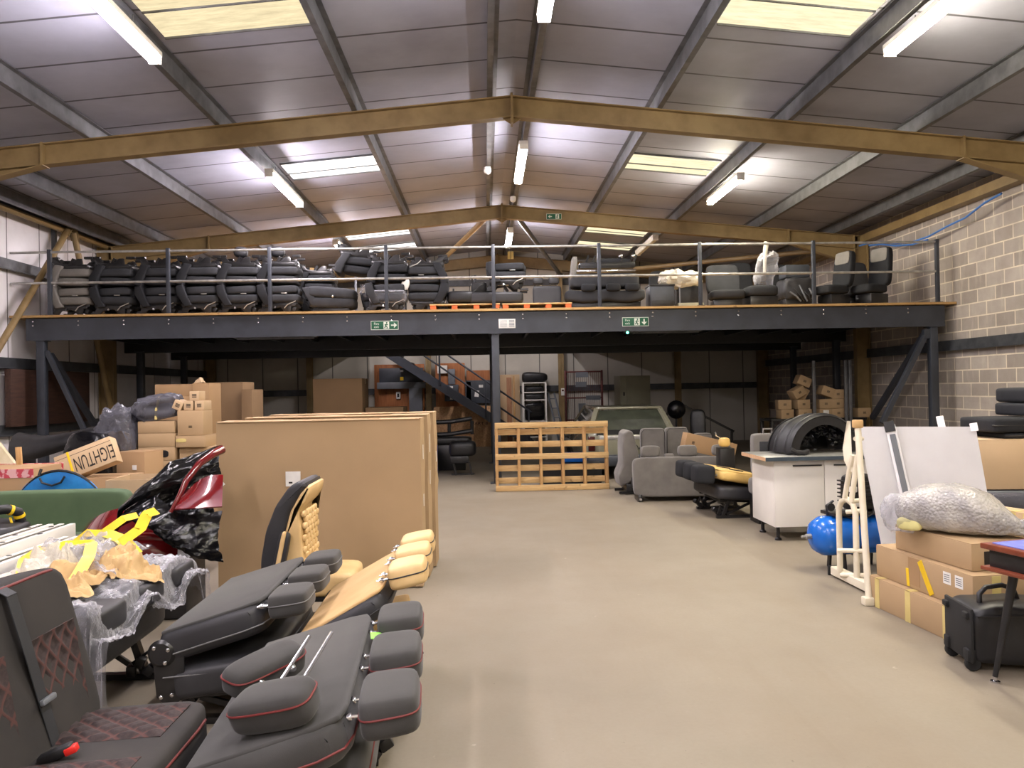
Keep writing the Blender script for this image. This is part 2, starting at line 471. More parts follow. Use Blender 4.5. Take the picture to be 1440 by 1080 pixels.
def block():
    m, nt, out = newmat('concrete_block_wall')
    tc = nt.nodes.new('ShaderNodeTexCoord'); sx = nt.nodes.new('ShaderNodeSeparateXYZ'); nt.links.new(tc.outputs['Object'], sx.inputs[0])
    cb = nt.nodes.new('ShaderNodeCombineXYZ'); nt.links.new(sx.outputs[1], cb.inputs[0]); nt.links.new(sx.outputs[2], cb.inputs[1])
    b = nt.nodes.new('ShaderNodeTexBrick')
    b.offset = .5; b.squash = 1
    for k, v in (('Scale', 1.), ('Mortar Size', .011), ('Mortar Smooth', .1), ('Brick Width', .45), ('Row Height', .225), ('Bias', 0.)): b.inputs[k].default_value = v
    b.inputs['Color1'].default_value = (*lin((172, 163, 154)), 1); b.inputs['Color2'].default_value = (*lin((148, 139, 131)), 1); b.inputs['Mortar'].default_value = (*lin((216, 204, 182)), 1)
    nt.links.new(cb.outputs[0], b.inputs['Vector'])
    n1 = noi(nt, tc.outputs['Object'], 2.5, 6, .65)
    streak = ramp(nt, noi(nt, coords(nt, (1, 4, .6)), 2.2, 5, .6), .55, .75)
    col = mixc(nt, mth(nt, 'MULTIPLY', ramp(nt, n1, .35, .7), .35), b.outputs['Color'], lin((112, 100, 92)))
    col = mixc(nt, mth(nt, 'MULTIPLY', streak, .4), col, lin((196, 184, 168)))
    fine = noi(nt, tc.outputs['Object'], 60, 4)
    h = mth(nt, 'ADD', mth(nt, 'MULTIPLY', b.outputs['Fac'], -1.2), mth(nt, 'MULTIPLY', fine, .5))
    bsdf(nt, out, col, .85, spec=.2, bump=h, bstr=.4, bdist=.012)
    return m
M['block'] = block()
def skylight(name, c, s):
    m, nt, out = newmat(name)
    co_ = coords(nt, (1, 5, 1))
    n1 = ramp(nt, noi(nt, co_, 3, 6, .7), .3, .75)
    col = mixc(nt, n1, c, tuple(x * .62 for x in c))
    e = node(nt, 'ShaderNodeEmission', Strength=s); nt.links.new(col, e.inputs[0])
    nt.links.new(e.outputs[0], out.inputs[0])
    return m
# ------------------------------------------------------------------ the building
WL, WR, WB, WF = -8.0, 8.28, 22.4, -6.5
RX, RZ, SL = .42, 5.5, .097                      # ridge, top of the rafters at the ridge, roof slope
def zr(x): return RZ - SL * abs(x - RX)          # top of rafter
def zs(x): return zr(x) + .21                    # underside of roof sheets
struct('floor', MB().box(((WL + WR) / 2, 8, -.1), (WR - WL + .6, 30, .2), bev=0), M['floor'])
m = MB()
for xa, xb in ((WL - .2, RX), (RX, WR + .2)):
    m.prism([(xa, zs(xa)), (xb, zs(xb)), (xb, zs(xb) + .1), (xa, zs(xa) + .1)], WB - WF + .4, 'Y', M=T((0, (WB + WF) / 2, 0)))
struct('ceiling', m, M['roof'])
struct('wall_left', MB().box((WL - .1, (WB + WF) / 2, 2.5), (.2, WB - WF + .2, 5.2), bev=0), M['cladding'])
struct('wall_right', MB().box((WR + .1, (WB + WF) / 2, 2.5), (.2, WB - WF + .2, 5.2), bev=0), M['block'])
gab = [(WL - .1, -.1), (WR + .1, -.1), (WR + .1, zs(WR)), (RX, zs(RX)), (WL - .1, zs(WL))]
struct('wall_back', MB().prism(gab, .2, 'Y', M=T((0, WB + .1, 0))), M['claddingx'])
struct('wall_front', MB().prism(gab, .2, 'Y', M=T((0, WF - .1, 0))), M['claddingx'])
# roof lights, framed strips between the purlins
k = 0
M['skyL'] = skylight('roof_light_left', (1., .84, .52), .30); M['skyM'] = skylight('roof_light_mid', (1., .95, .88), .8); M['skyR'] = skylight('roof_light_right', (1., .86, .56), .36)
for x0, x1, y0, y1, mt in ((-3.27, -1.7, 6.68, 8.1, 'skyL'), (2.55, 4.0, 6.68, 8.12, 'skyR'), (-3.27, -1.7, 12.57, 13.48, 'skyM'), (2.5, 4.0, 12.62, 13.5, 'skyR'),
                           (-3.27, -1.7, 18.1, 18.9, 'skyM'), (-3.27, -1.7, 19.95, 20.72, 'skyM'), (2.52, 4.0, 18.3, 18.95, 'skyR'), (2.52, 4.0, 20.0, 20.84, 'skyR')):
    k += 1
    xm = (x0 + x1) / 2
    a = math.degrees(math.atan(SL)) * (1 if xm > RX else -1)
    root = struct('window_%d' % k, MB().box((xm, (y0 + y1) / 2, zs(xm) - .008), (x1 - x0, y1 - y0, .012), rot=(0, a, 0), bev=0), M[mt])
    f = MB()
    ym = y0 + (y1 - y0) * .62
    f.box((xm, ym, zs(xm) - .02), (x1 - x0, .02, .02), rot=(0, a, 0), bev=0)
    f.box((xm, y0, zs(xm) - .02), (x1 - x0, .02, .03), rot=(0, a, 0), bev=0)
    f.box((xm, y1, zs(xm) - .02), (x1 - x0, .02, .03), rot=(0, a, 0), bev=0)
    f.build('glazing_bar', M['galv'], root)
# purlins: zed sections on top of the rafters
for x in (-7.5, -6.72, -5.07, -3.40, -1.62, .16, .66, 2.36, 4.12, 5.86, 7.5):
    m = MB(); z = zr(x); s = -1 if x < .4 else 1
    y0, y1 = WF, WB
    L = y1 - y0; yc = (y0 + y1) / 2
    m.box((x, yc, z + .1), (.012, L, .2), bev=0)
    m.box((x + .03 * s, yc, z + .006), (.07, L, .008), bev=0)
    m.box((x - .03 * s, yc, z + .198), (.07, L, .008), bev=0)
    m.box((x + .064 * s, yc, z + .02), (.006, L, .03), bev=0)
    struct('roof_purlin_beam', m, M['galv'])
# portal rafters and columns
def rafter(Y, haunch=True, h=.28, cols=True):
    m = MB()
    for s, xe in ((-1, WL + .25), (1, WR - .25)):
        a = V((RX, Y, zr(RX) - h / 2)); b = V((xe, Y, zr(xe) - h / 2))
        m.ibeam(a, b, h, .15)
        if haunch:
            xs = RX + s * 6.1
            zb = zr(xe) - .62
            m.prism([(xs, zr(xs) - h), (xe, zr(xe) - h), (xe, zb)], .012, 'Y', M=T((0, Y, 0)))
            m.bar((xs, Y, zr(xs) - h), (xe, Y, zb), .15, .014, (0, 0, 1), 0)
            m.box((xs, Y, zr(xs) - h / 2), (.03, .17, h + .02), bev=0)
        if cols:
            m.ibeam((xe + s * .06, Y, 0), (xe + s * .06, Y, zr(xe)), .3, .15, up=(1, 0, 0))
    m.box((RX, Y, RZ - h / 2 - .03), (.03, .17, h + .12), bev=0)
    m.prism([(RX - .14, RZ - h), (RX + .14, RZ - h), (RX, RZ - h - .09)], .012, 'Y', M=T((0, Y, 0)))
    struct('portal_frame_beam', m, M['ochre'])
rafter(4.2); rafter(10.2); rafter(16.2); rafter(22.15, haunch=False, h=.3)
for x, y in ((-1.62, 22.15), (2.2, 22.15), (-5, 22.15), (5.6, 22.15)):
    struct('gable_column', MB().ibeam((x, y, 0), (x, y, zr(x) - .28), .2, .15, up=(0, 1, 0)), M['ochre'])
# eaves beams and wall rails
struct('eaves_beam', MB().box((WR - .1, 8, 4.70), (.16, 29, .15), bev=0).box((WR - .1, 8, 4.62), (.2, 29, .012), bev=0), M['ochre'])
struct('eaves_beam', MB().tube([(WL + .22, WF, 4.72), (WL + .22, WB, 4.72)], .055), M['ochre'])
struct('gutter_shade_beam', MB().box((WL + .08, 8, 4.83), (.16, 29, .13), bev=0), M['galv_dark'])  # dark band painting in gutter shading along the left eaves
for x, s in ((WL, 1), (WR, -1)):
    for z in ((1.08, 2.2, 3.85) if s > 0 else (2.24,)):
        m = MB().box((x + s * .09, (WB + WF) / 2, z), (.012, WB - WF, .18), bev=0)
        m.box((x + s * .05, (WB + WF) / 2, z + .088), (.09, WB - WF, .008), bev=0).box((x + s * .12, (WB + WF) / 2, z - .088), (.06, WB - WF, .008), bev=0)
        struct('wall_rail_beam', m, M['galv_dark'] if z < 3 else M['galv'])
for z in (1.62, 4.72):
    struct('gable_rail_beam', MB().box(((WL + WR) / 2, WB - .08, z), (WR - WL, .012, .17), bev=0).box(((WL + WR) / 2, WB - .04, z + .085), (WR - WL, .08, .008), bev=0), M['galv_dark'])
# tubular bracing on the left wall and under the far roof
def brace(p0, p1, r=.055, mt='ochre'):
    d = (V(p1) - V(p0)).normalized()
    m = MB().tube([p0, p1], r, 12)
    m.bar(V(p0) - d * .06, V(p0) + d * .16, .02, .15, (1, 0, 0)).bar(V(p1) + d * .06, V(p1) - d * .16, .02, .15, (1, 0, 0))
    struct('brace_beam', m, M[mt])
brace((WL + .3, 14.55, 4.72), (WL + .3, 10.6, .35))
brace((WL + .3, 14.75, 4.72), (WL + .3, 16.25, 1.0))
brace((.1, 16.3, 5.28), (-1.62, 22.0, 4.9)); brace((.75, 16.3, 5.28), (2.2, 22.0, 4.9), mt='galv')
brace((-1.75, 22.0, 4.86), (WL + .4, 16.4, 4.55)); brace((2.35, 22.0, 4.86), (WR - .4, 16.4, 4.55))
struct('board_infill_trim', MB().box((WL + .2, 14.1, 1.62), (.1, 2.5, .95), bev=.004), M['brownboard'])
# downpipe-like angle post on the left wall
struct('wall_post_beam', MB().box((WL + .1, 14.45, 3.9), (.07, .07, 1.9), bev=0), M['galv_dark'])

# ------------------------------------------------------------------ fluorescent lights
LC = {'L': (1, .90, .95), 'C': (1, .93, .96), 'R': (1, .90, .70)}
for k_, c in LC.items(): M['tube' + k_] = emitter('lit_diffuser_' + k_, c, 50)
M['tube_off'] = mat('unlit_diffuser', (232, 230, 214), rough=.4)
def batten(x, y0, y1, z, key, label, rot=0):
    L = y1 - y0
    t = thing('fluorescent_light', label, 'light', (x, (y0 + y1) / 2, z), rot, 'fluorescent battens under the roof')
    m = MB().box((0, 0, .05), (.134, L, .055))
    m.build('housing', M['white'], t)
    m = MB()
    pr = [(-.065, .02), (.065, .02), (.06, -.025), (.04, -.045), (-.04, -.045), (-.06, -.025)]
    m.prism(pr, L - .06, 'Y', bev=0)
    m.build('diffuser', M['tube' + key] if key != 'O' else M['tube_off'], t)
    for s in (-1, 1):
        MB().box((0, s * (L / 2 - .015), -.005), (.13, .03, .09), bev=.01).build('end_cap', M['white'], t)
        MB().tube([(0, s * L * .3, .08), (0, s * L * .3, zr(x) + .02 - z)], .006, 6).build('hanger', M['galv'], t)
for key, x, z, nm in (('L', -3.22, 4.95, 'left row'), ('C', .62, 5.12, 'ridge row'), ('R', 4.22, 5.0, 'right row')):
    side = {'L': 'left', 'C': 'middle', 'R': 'right'}[key]
    batten(x, 5.3, 7.75 if key != 'C' else 7.25, z, key, 'long lit fluorescent tube of the %s row, cut by the top edge' % side)  # near ends stretched out of view, to throw more light on the white board
    batten(x, {'L': 11.75, 'C': 11.05, 'R': 12.35}[key], {'L': 13.72, 'C': 12.95, 'R': 14.05}[key], z, key, 'lit fluorescent tube of the %s row between the two big tan roof beams' % side)
    if key != 'R': batten(x, 16.95, 18.8, z - (.05 if key == 'L' else 0), key, 'lit fluorescent tube of the %s row beyond the far tan roof beam' % side)
    else: batten(3.86, 17.0, 19.0, 4.93, 'O', 'unlit fluorescent batten of the right row beyond the far roof beam')
    for yb in (.1, -5.4): batten(x, yb, yb + 1.9, z, key, 'lit fluorescent tube of the %s row behind the camera' % side)
for nm, x, y, z, lab in (('smoke_detector', .1, 12.6, 5.2, 'small white dome detector on the ridge purlin, nearer one'), ('smoke_detector', .62, 15.2, 5.37, 'small white detector on the ridge purlin close to the far roof beam')):
    t = MB().lathe([(.055, .06), (.06, 0), (.05, -.03), (.02, -.05)], 16).build(nm, M['white'], None); t.location = (x, y, z); tag(t, lab, 'detector')

# ------------------------------------------------------------------ mezzanine
MX0, MX1, MY0, MY1, MZ = -7.95, WR - .01, 13.2, 19.5, 3.0
m = MB()
m.box(((MX0 + MX1) / 2, (MY0 + MY1) / 2 - .02, MZ - .019), (MX1 - MX0, MY1 - MY0 + .04, .038), bev=0)
m.box(((MX0 - 3.3) / 2, 20.95, MZ - .019), (-3.3 - MX0, 2.8, .038), bev=0)
m.box(((MX1 + 2.3) / 2, 20.95, MZ - .019), (MX1 - 2.3, 2.8, .038), bev=0)
struct('mezzanine_floor', m, M['deckedge'])
struct('mezzanine_soffit_shade_floor', MB().box(((MX0 + MX1) / 2, (MY0 + MY1) / 2 + .1, MZ - .042), (MX1 - MX0 - .4, MY1 - MY0 - .3, .006), bev=0), M['blackmetal'])  # thin dark sheet added under the deck to imitate the shade below
m = MB()
FX0, FX1 = -7.72, 8.1
m.box(((FX0 + FX1) / 2, MY0 + .04, 2.765), (FX1 - FX0, .012, .37), bev=0)
for z in (2.59, 2.945): m.box(((FX0 + FX1) / 2, MY0 + .08, z), (FX1 - FX0, .09, .012), bev=0)
fa = struct('mezzanine_edge_beam', m, M['navy'])
m = MB()
x = FX0 + .12
while x < FX1:
    for z in (2.9, 2.83): m.lathe([(.014, 0), (.014, .01), (.008, .014)], 8, T((x, MY0 + .034, z), (90, 0, 0)))
    x += .752
m.build('bolt', M['chrome'], fa)
struct('mezzanine_beam', MB().box((0.15, MY1 - .05, 2.725), (15.9, .1, .45), bev=0), M['blackmetal'])
struct('mezzanine_beam', MB().box((0.15, 17, 2.7), (15.9, .12, .3), bev=0), M['blackmetal'])
m = MB()
x = -7.4
while x < 8:
    m.box((x, (MY0 + MY1) / 2, 2.84), (.05, MY1 - MY0 - .2, .22), bev=0); x += .752
struct('mezzanine_joist_beam', m, M['blackmetal'])
for x in (-7.48, .19, 7.89):
    for y in (13.27, 17, 19.4):
        m = MB().box((x, y, 1.29), (.13, .13, 2.58), bev=.006).box((x, y, .006), (.26, .26, .012), bev=0).box((x, y, 2.575), (.2, .2, .012), bev=0)
        struct('mezzanine_column', m, M['navy'])
for x, y0, z0, y1, z1 in ((7.82, 13.4, 2.45, 15.3, .9), (-7.42, 13.4, 2.35, 15.2, .8)):
    struct('knee_brace_beam', MB().bar((x, y0, z0), (x, y1, z1), .09, .09), M['navy'])
struct('knee_brace_beam', MB().bar((7.8, 13.27, 2.5), (6.95, 13.27, .9), .08, .08).box((7.8, 13.27, 2.45), (.16, .1, .16)), M['navy'])
struct('knee_brace_beam', MB().bar((-7.4, 13.27, 2.4), (-6.75, 13.27, .95), .07, .07), M['navy'])

# guard rails
def guard(name, label, xs, y, closed_ends=(), mt='navy', h=1.1):
    t = thing(name, label, 'railing', (0, y, MZ))
    for x in xs:
        m = MB().box((x, 0, h / 2), (.06, .06, h + .03), bev=.006).box((x, 0, .006), (.13, .1, .012), bev=0)
        m.build('post', M[mt], t)
    MB().tube([(xs[0] - .02, 0, h - .03), (xs[-1] + .02, 0, h - .03)], .021, 10).build('top_rail', M['rail'], t)
    MB().tube([(xs[0] - .02, 0, .55), (xs[-1] + .02, 0, .55)], .021, 10).build('middle_rail', M['rail'], t)
    return t
xs = [at(px, 390, 13.22).x for px in (69, 236, 379, 543, 694, 843, 985, 1145, 1319)]
t = guard('guard_rail', 'long two rail guard fence with dark posts along the mezzanine front', xs, 13.24)
for nm, z in (('top_rail', 1.07), ('middle_rail', .55)):
    MB().tube([(xs[0], 0, z), (WL + .02, .02, z)], .02, 8).build(nm, M['rail'], t)
guard('guard_rail', 'guard fence with thin posts around the stair opening at the mezzanine back', [-3.2, -2.0, -.2, .55, 2.2], 19.42, mt='navy', h=1.5)

# signs
def exit_sign(px, py, Y, w, h, label, words, arrow, loc=None):
    p = at(px, py, Y)
    t = thing('fire_exit_sign', label, 'sign', p)
    MB().box((0, 0, 0), (w, .006, h), bev=.002).build('sign_panel', M['signgreen'], t)
    m = MB(); b = h * .05
    for s in (1, -1):
        m.box((0, -.004, s * (h / 2 - b / 2)), (w, .002, b), bev=0); m.box((s * (w / 2 - b / 2), -.004, 0), (b, .002, h), bev=0)
    m.build('border', M['signwhite'], t)
    if words:
        lettering('lettering', words[0], h * .36, M['signwhite'], t, T((-w * .3, -.0045, h * .17)) @ UP)
        lettering('lettering', words[1], h * .36, M['signwhite'], t, T((-w * .3, -.0045, -h * .17)) @ UP)
    # running figure in a doorway
    q = MB(); c = w * .06; s = h / 2
    if not words: c = w * .22
    q.box((c, -.0045, 0), (h * .62, .002, h * .78), bev=0)
    q.build('doorway', M['signwhite'], t)
    q = MB(); q.lathe([(h * .085, 0), (h * .085, .002)], 10, T((c + h * .05, -.0075, h * .27), (90, 0, 0)))
    for a, b2 in (((.02, .16), (-.06, -.08)), ((-.06, -.08), (.1, -.2)), ((.1, -.2), (.06, -.36)), ((-.06, -.08), (-.2, -.3)), ((.0, .12), (.18, .04)), ((.0, .12), (-.18, .02))):
        q.bar((c + a[0] * h, -.0075, a[1] * h), (c + b2[0] * h, -.0075, b2[1] * h), h * .1, .002, (0, 1, 0), 0)
    q.build('running_figure', M['signgreen'], t)
    q = MB(); ax = w * .33 if words else -w * .25
    A = {'R': 0, 'D': -90, 'L': 180}[arrow]
    mm = T((ax, -.0045, 0)) @ Matrix.Rotation(R(-A), 4, 'Y')
    q.box((-h * .08, 0, 0), (h * .45, .002, h * .15), bev=0, M=mm)
    q.prism([(h * .02, h * .3), (h * .36, 0), (h * .02, -h * .3), (h * .02, -h * .12), (h * .16, 0), (h * .02, h * .12)], .002, 'Y', M=mm)
    q.build('arrow', M['signwhite'], t)
exit_sign(541, 457.5, 13.225, .47, .155, 'green fire exit sign with right arrow on the mezzanine edge', ('Fire', 'exit'), 'R')
exit_sign(893.5, 452.5, 13.225, .46, .155, 'green fire exit sign with down arrow on the mezzanine edge', ('Fire', 'exit'), 'D')
exit_sign(779, 304.5, 16.1, .32, .12, 'small green exit sign with left arrow on the far tan roof beam', None, 'L')
p = at(713, 455, 13.225)
t = tag(MB().box((0, 0, 0), (.29, .006, .16)).build('notice_plate', M['paper'], None), 'small white load notice on the mezzanine edge between the exit signs', 'sign'); t.location = p
m = MB()
for i in range(5):
    m.box((-.06, -.004, .05 - i * .024), (.12, .001, .006), bev=0); m.box((.08, -.004, .05 - i * .024), (.09, .001, .012), bev=0)
m.build('printed_lines', M['grey'], t)
t = tag(MB().box((0, 0, 0), (.16, .02, .2)).build('notice_board', mat('yellow_notice', (232, 214, 140), rough=.6), None), 'small pale yellow hanging panel below the far ridge light', 'sign'); t.location = at(718, 359, 20.5)
MB().box((0, -.011, 0), (.012, .002, .2), bev=0).build('divider', M['darkgrey'], t)
MB().tube([(0, 0, .1), (0, 0, .55)], .006, 6).build('hanger', M['galv'], t)
# dark unlit battens fixed to the joists under the mezzanine
for px, py, Y, w, lab in ((388, 478, 14.2, 1.5, 'unlit batten light under the mezzanine at its left'), (936, 468, 14.2, 1.35, 'unlit batten light under the mezzanine at its right')):
    p = at(px, py, Y); t = thing('batten_light', lab, 'light', (p.x, p.y, 2.66))
    MB().box((0, 0, .02), (w, .1, .1), bev=.01).build('housing', M['grey'], t)
    MB().box((0, 0, -.04), (w - .1, .08, .03), bev=.01).build('diffuser', M['galv'], t)
t = tag(MB().box((0, 0, .03), (.14, .06, .1)).build('emergency_light', M['blackmetal'], None), 'small emergency unit with a green pilot light under the mezzanine', 'light'); t.location = (at(882, 470, 14.0).x, 14.0, 2.62)  # plain emergency light mounted under the mezzanine, not a spotlight
MB().ball((0, -.035, -.01), .022, 10).build('pilot_lamp', M['green_led'], t)
# blue air hose in a slack loop along the block wall
pts = [at(x, y, Y) for x, y, Y in ((1412, 252, 11.6), (1385, 285, 12), (1362, 306, 12.5), (1345, 318, 13), (1320, 333, 13.6), (1300, 340, 14.1), (1270, 342, 14.7), (1240, 340, 15.2), (1222, 334, 15.6), (1208, 328, 15.9))]
pts = [V((min(p.x, WR - .24), p.y, min(p.z, 4.5))) for p in pts]
m = MB().tube(pts, .018, 8)
m.tube([p + V((0, 0, -.05)) for p in pts[4:9]], .018, 8)
tag(m.build('air_hose', M['bluehose'], None), 'blue hose hanging in a slack loop along the block wall', 'hose')
# ------------------------------------------------------------------ foreground seats, left side
def headrest(parent, Mx, size, hm, pm, posts=True, plen=.06, e=5.5, pipe=True, post_dir=-1):
    sx, sy, sz = size
    def f(p):
        k = 1 - .07 * (p.x / sx + .5) ** 2
        return (p.x, p.y * k, p.z * k + .02 * (p.x / sx) * 0)
    h = MB().sq((0, 0, 0), size, e=e, n=8, M=Mx, f=f).build('headrest', hm, parent, 60)
    if pipe and pm:
        pts = []
        for i in range(48):
            a = 2 * math.pi * i / 48
            c, s_ = math.cos(a), math.sin(a)
            r = (abs(c) ** e + abs(s_) ** e) ** (-1 / e)
            x = c * r * sx / 2; y = s_ * r * sy / 2
            k = 1 - .07 * (x / sx + .5) ** 2
            pts.append((x * 1.004, y * k * 1.004, sz * .06))
        MB().tube(pts, .0035, 6, True, M=Mx).build('piping', pm, h)
    if posts:
        for s_ in (-1, 1):
            MB().tube([(-sx / 2 + .03, s_ * sy * .22, 0), (-sx / 2 - plen, s_ * sy * .22, 0)], .006, 8, M=Mx).build('post', M['chrome'], h)
            MB().lathe([(.011, 0), (.013, .012), (.011, .02)], 10, Mx @ T((-sx / 2 - plen * .75, s_ * sy * .22, 0), (0, 90, 0))).build('post_guide', M['chrome'], h)
    return h

def folded_bench(name, label, loc, rz, W, L, z0, tilt, panel, side, pipe, headm, heads, base=True, hs=(.2, .30, .135), th=.15, drop=.05, cush=True, cushm=None, hinge=True, panel_pipe=None, group=None, cat='seat'):
    """a van bench seat whose backrest is folded flat on its cushion; local x runs from the hinge to the headrests"""
    t = thing(name, label, cat, loc, rz, group)
    Mt = T((0, 0, z0), (0, -tilt, 0))
    out = [(0, -W / 2), (L - .1, -W / 2 * .985), (L - .02, -W / 2 * .93), (L, -W / 2 * .8), (L, W / 2 * .8), (L - .02, W / 2 * .93), (L - .1, W / 2 * .985), (0, W / 2)]
    MB().prism(out, th, 'Z', bev=.045, seg=4, M=Mt @ T((0, 0, -th / 2))).build('backrest', side, t, 50)
    inner = [(.02 + x * .965, y * .955) for x, y in out]
    MB().prism(inner, .02, 'Z', bev=.008, seg=2, M=Mt @ T((0, 0, -.004))).build('back_panel', panel, t, 50)
    pts = [(L * .05, -W / 2 - .002, -th + .045), (L - .1, -W / 2 * .985 - .002, -th + .045), (L - .02, -W / 2 * .93, -th + .045), (L + .002, -W / 2 * .8, -th + .045), (L + .002, W / 2 * .8, -th + .045), (L - .02, W / 2 * .93, -th + .045)]
    if pipe: MB().tube(pts, .004, 6, M=Mt).build('piping', pipe, t)
    for dy in heads:
        headrest(t, Mt @ T((L + hs[0] / 2 + .03, dy, -drop), (0, tilt * .6, 0)), hs, headm, pipe)
    if cush:
        ct = tilt * .45
        Mc = T((0, 0, z0 - th / math.cos(R(tilt)) - .01), (0, -ct, 0))
        cz = .17
        def f(p): return (p.x, p.y, p.z - .03 * (p.x / L) ** 2)
        c = MB().sq((L * .53, 0, -cz / 2), (L * 1.06, W, cz), e=7, n=9, M=Mc, f=f).build('seat_cushion', cushm or side, t, 60)
        if pipe:
            MB().tube([(L * .06, -W / 2 + .004, -.035), (L * .9, -W / 2 + .006, -.06), (L * 1.03, -W / 2 + .05, -.068), (L * 1.06, -W / 2 + .15, -.07), (L * 1.06, W / 2 - .15, -.07)], .004, 6, M=Mc).build('piping', pipe, c)
    if base:
        zb = z0 - th - .2
        for s_ in (-1, 1):
            y = s_ * W * .36
            m = MB()
            m.bar((.06, y, zb + .02), (L * .95, y, zb + .05), .04, .05)
            m.bar((.1, y, zb), (.04, y, .02), .05, .04, (1, 0, 0)).bar((L * .75, y, zb + .03), (L * .9, y, .02), .05, .04, (1, 0, 0))
            m.bar((0, y, .018), (L * 1.02, y, .018), .05, .034)
            m.bar((.15, y + .01, zb), (L * .8, y + .01, .05), .02, .03)
            m.build('leg_frame', M['blackmetal'], t)
            g = MB()
            for q in range(4): g.box((L * .78 + .05 * q, y - .03 * s_, .06 + .045 * (q % 2)), (.05, .07, .06), rot=(0, 20 * q, 10), bev=.008)
            g.tube([(L * .8, y - .05, .1), (L * .95, y + .03, .16), (L, y, .06)], .012, 6)
            g.build('floor_latch', M['blackmetal'], t)
        MB().tube([(.12, -W * .38, zb - .01), (.12, W * .38, zb - .01)], .016, 8).build('cross_tube', M['blackmetal'], t)
        MB().tube([(L * .8, -W * .38, zb), (L * .8, W * .38, zb)], .016, 8).build('cross_tube', M['blackmetal'], t)
    if hinge:
        for s_ in (-1, 1):
            y = s_ * (W / 2 - .005)
            q = MB().lathe([(.06, -.012), (.065, 0), (.05, .014), (.02, .016)], 20, T((.03, y, z0 - th * .55), (90 * -s_, 0, 0)))
            q.prism([(-.05, .03), (.1, .02), (.1, -.2), (.03, -.26), (-.03, -.2)], .012, 'Y', bev=.003, M=T((.03, y - s_ * .012, z0 - th * .6)))
            hg = q.build('hinge_plate', M['blackmetal'], t)
            for dx, dz in ((-.03, .03), (.035, .02), (.02, -.04), (.05, -.19), (.0, -.2)):
                MB().lathe([(.010, 0), (.010, .006), (.005, .009)], 8, T((.03 + dx, y + s_ * .012, z0 - th * .55 + dz), (90 * -s_, 0, 0))).build('bolt', M['chrome'], hg)
    return t

# nearest folded bench, red piping
folded_bench('folded_van_bench', 'nearest charcoal cloth bench seat folded flat, red piping, three headrests over the aisle', (-.965, 2.87, 0), 4, 1.22, .50, .49, 15,
             M['fabric'], M['fabric'], M['redpipe'], M['fabric'], (-.42, 0, .42), hs=(.19, .30, .135), th=.13)
seat_a = bpy.data.objects['folded_van_bench']
tag(MB().box((.0, 0, 0), (.05, .085, .004), rot=(0, 8, 6), bev=.001).box((.04, .0, -.02), (.03, .08, .004), rot=(0, 55, 6), bev=.001).build('tape_tag', M['limetape'], seat_a), 'lime green tape tag'); o = bpy.data.objects['tape_tag']; o.location = (.525, .24, .612)
# second folded bench
folded_bench('folded_van_bench', 'black sided grey cloth bench folded flat, second from the camera, grey piped dark headrests', (-1.58, 4.22, 0), 1, 1.10, .50, .475, 16,
             M['fabric'], M['vinyl'], M['greypipe'], M['fabric'], (-.44, -.04, .36), hs=(.19, .27, .12), th=.15)
# tan bench
folded_bench('folded_van_bench', 'tan topped black sided bench folded flat with three cream headrests', (-.93, 4.12, 0), 1, 1.0, .47, .44, 29,
             M['tan'], M['vinyl'], M['darkpipe'], M['cream'], (-.3, .06, .40), hs=(.19, .25, .12), th=.12, drop=.02, cushm=M['vinyl'])
MB().sq((.25, 0, .005), (.50, .86, .035), e=8, n=6, M=T((0, 0, .44 - .147), (0, -13, 0))).build('cushion_top', M['tan'], bpy.data.objects['folded_van_bench.002'], 60)
# loose headrests on the nearest bench
def loose(label, loc, rot, size, plen):
    t = thing('loose_headrest', label, 'headrest', loc, rot, None)
    e = 4.
    sx, sy, sz = size
    MB().sq((0, 0, 0), size, e=e, n=8, f=lambda p: (p.x, p.y * (1 - .1 * (p.x / sx + .5)), p.z)).build('pad', M['fabric'], t, 60)
    pts = []
    for i in range(48):
        a = 2 * math.pi * i / 48; c, s_ = math.cos(a), math.sin(a); r = (abs(c) ** e + abs(s_) ** e) ** (-1 / e)
        x, y = c * r * sx / 2, s_ * r * sy / 2
        pts.append((x * 1.003, y * (1 - .1 * (x / sx + .5)) * 1.003, sz * .18))
    MB().tube(pts, .0035, 6, True).build('piping', M['redpipe'], t)
    for s_ in (-1, 1):
        if plen: 
            MB().tube([(sx * .45, s_ * sy * .15 - .03, .03), (sx / 2 + plen, s_ * sy * .15 - .03, .05)], .0065, 10).build('post', M['chrome'], t)
        MB().lathe([(.013, 0), (.015, .006), (.009, .016)], 12, T((sx / 2 - .004, s_ * sy * .2, 0), (0, 90, 0))).build('post_socket', M['chrome'], t)
    return t
loose('loose charcoal headrest lying on the nearest bench, chrome posts sticking out', (-.665, 2.41, .640), (-13, -13, 78), (.15, .29, .12), .24)
loose('loose charcoal headrest lying behind the one with chrome posts', (-.785, 2.73, .640), (8, 10, -40), (.13, .31, .11), 0)

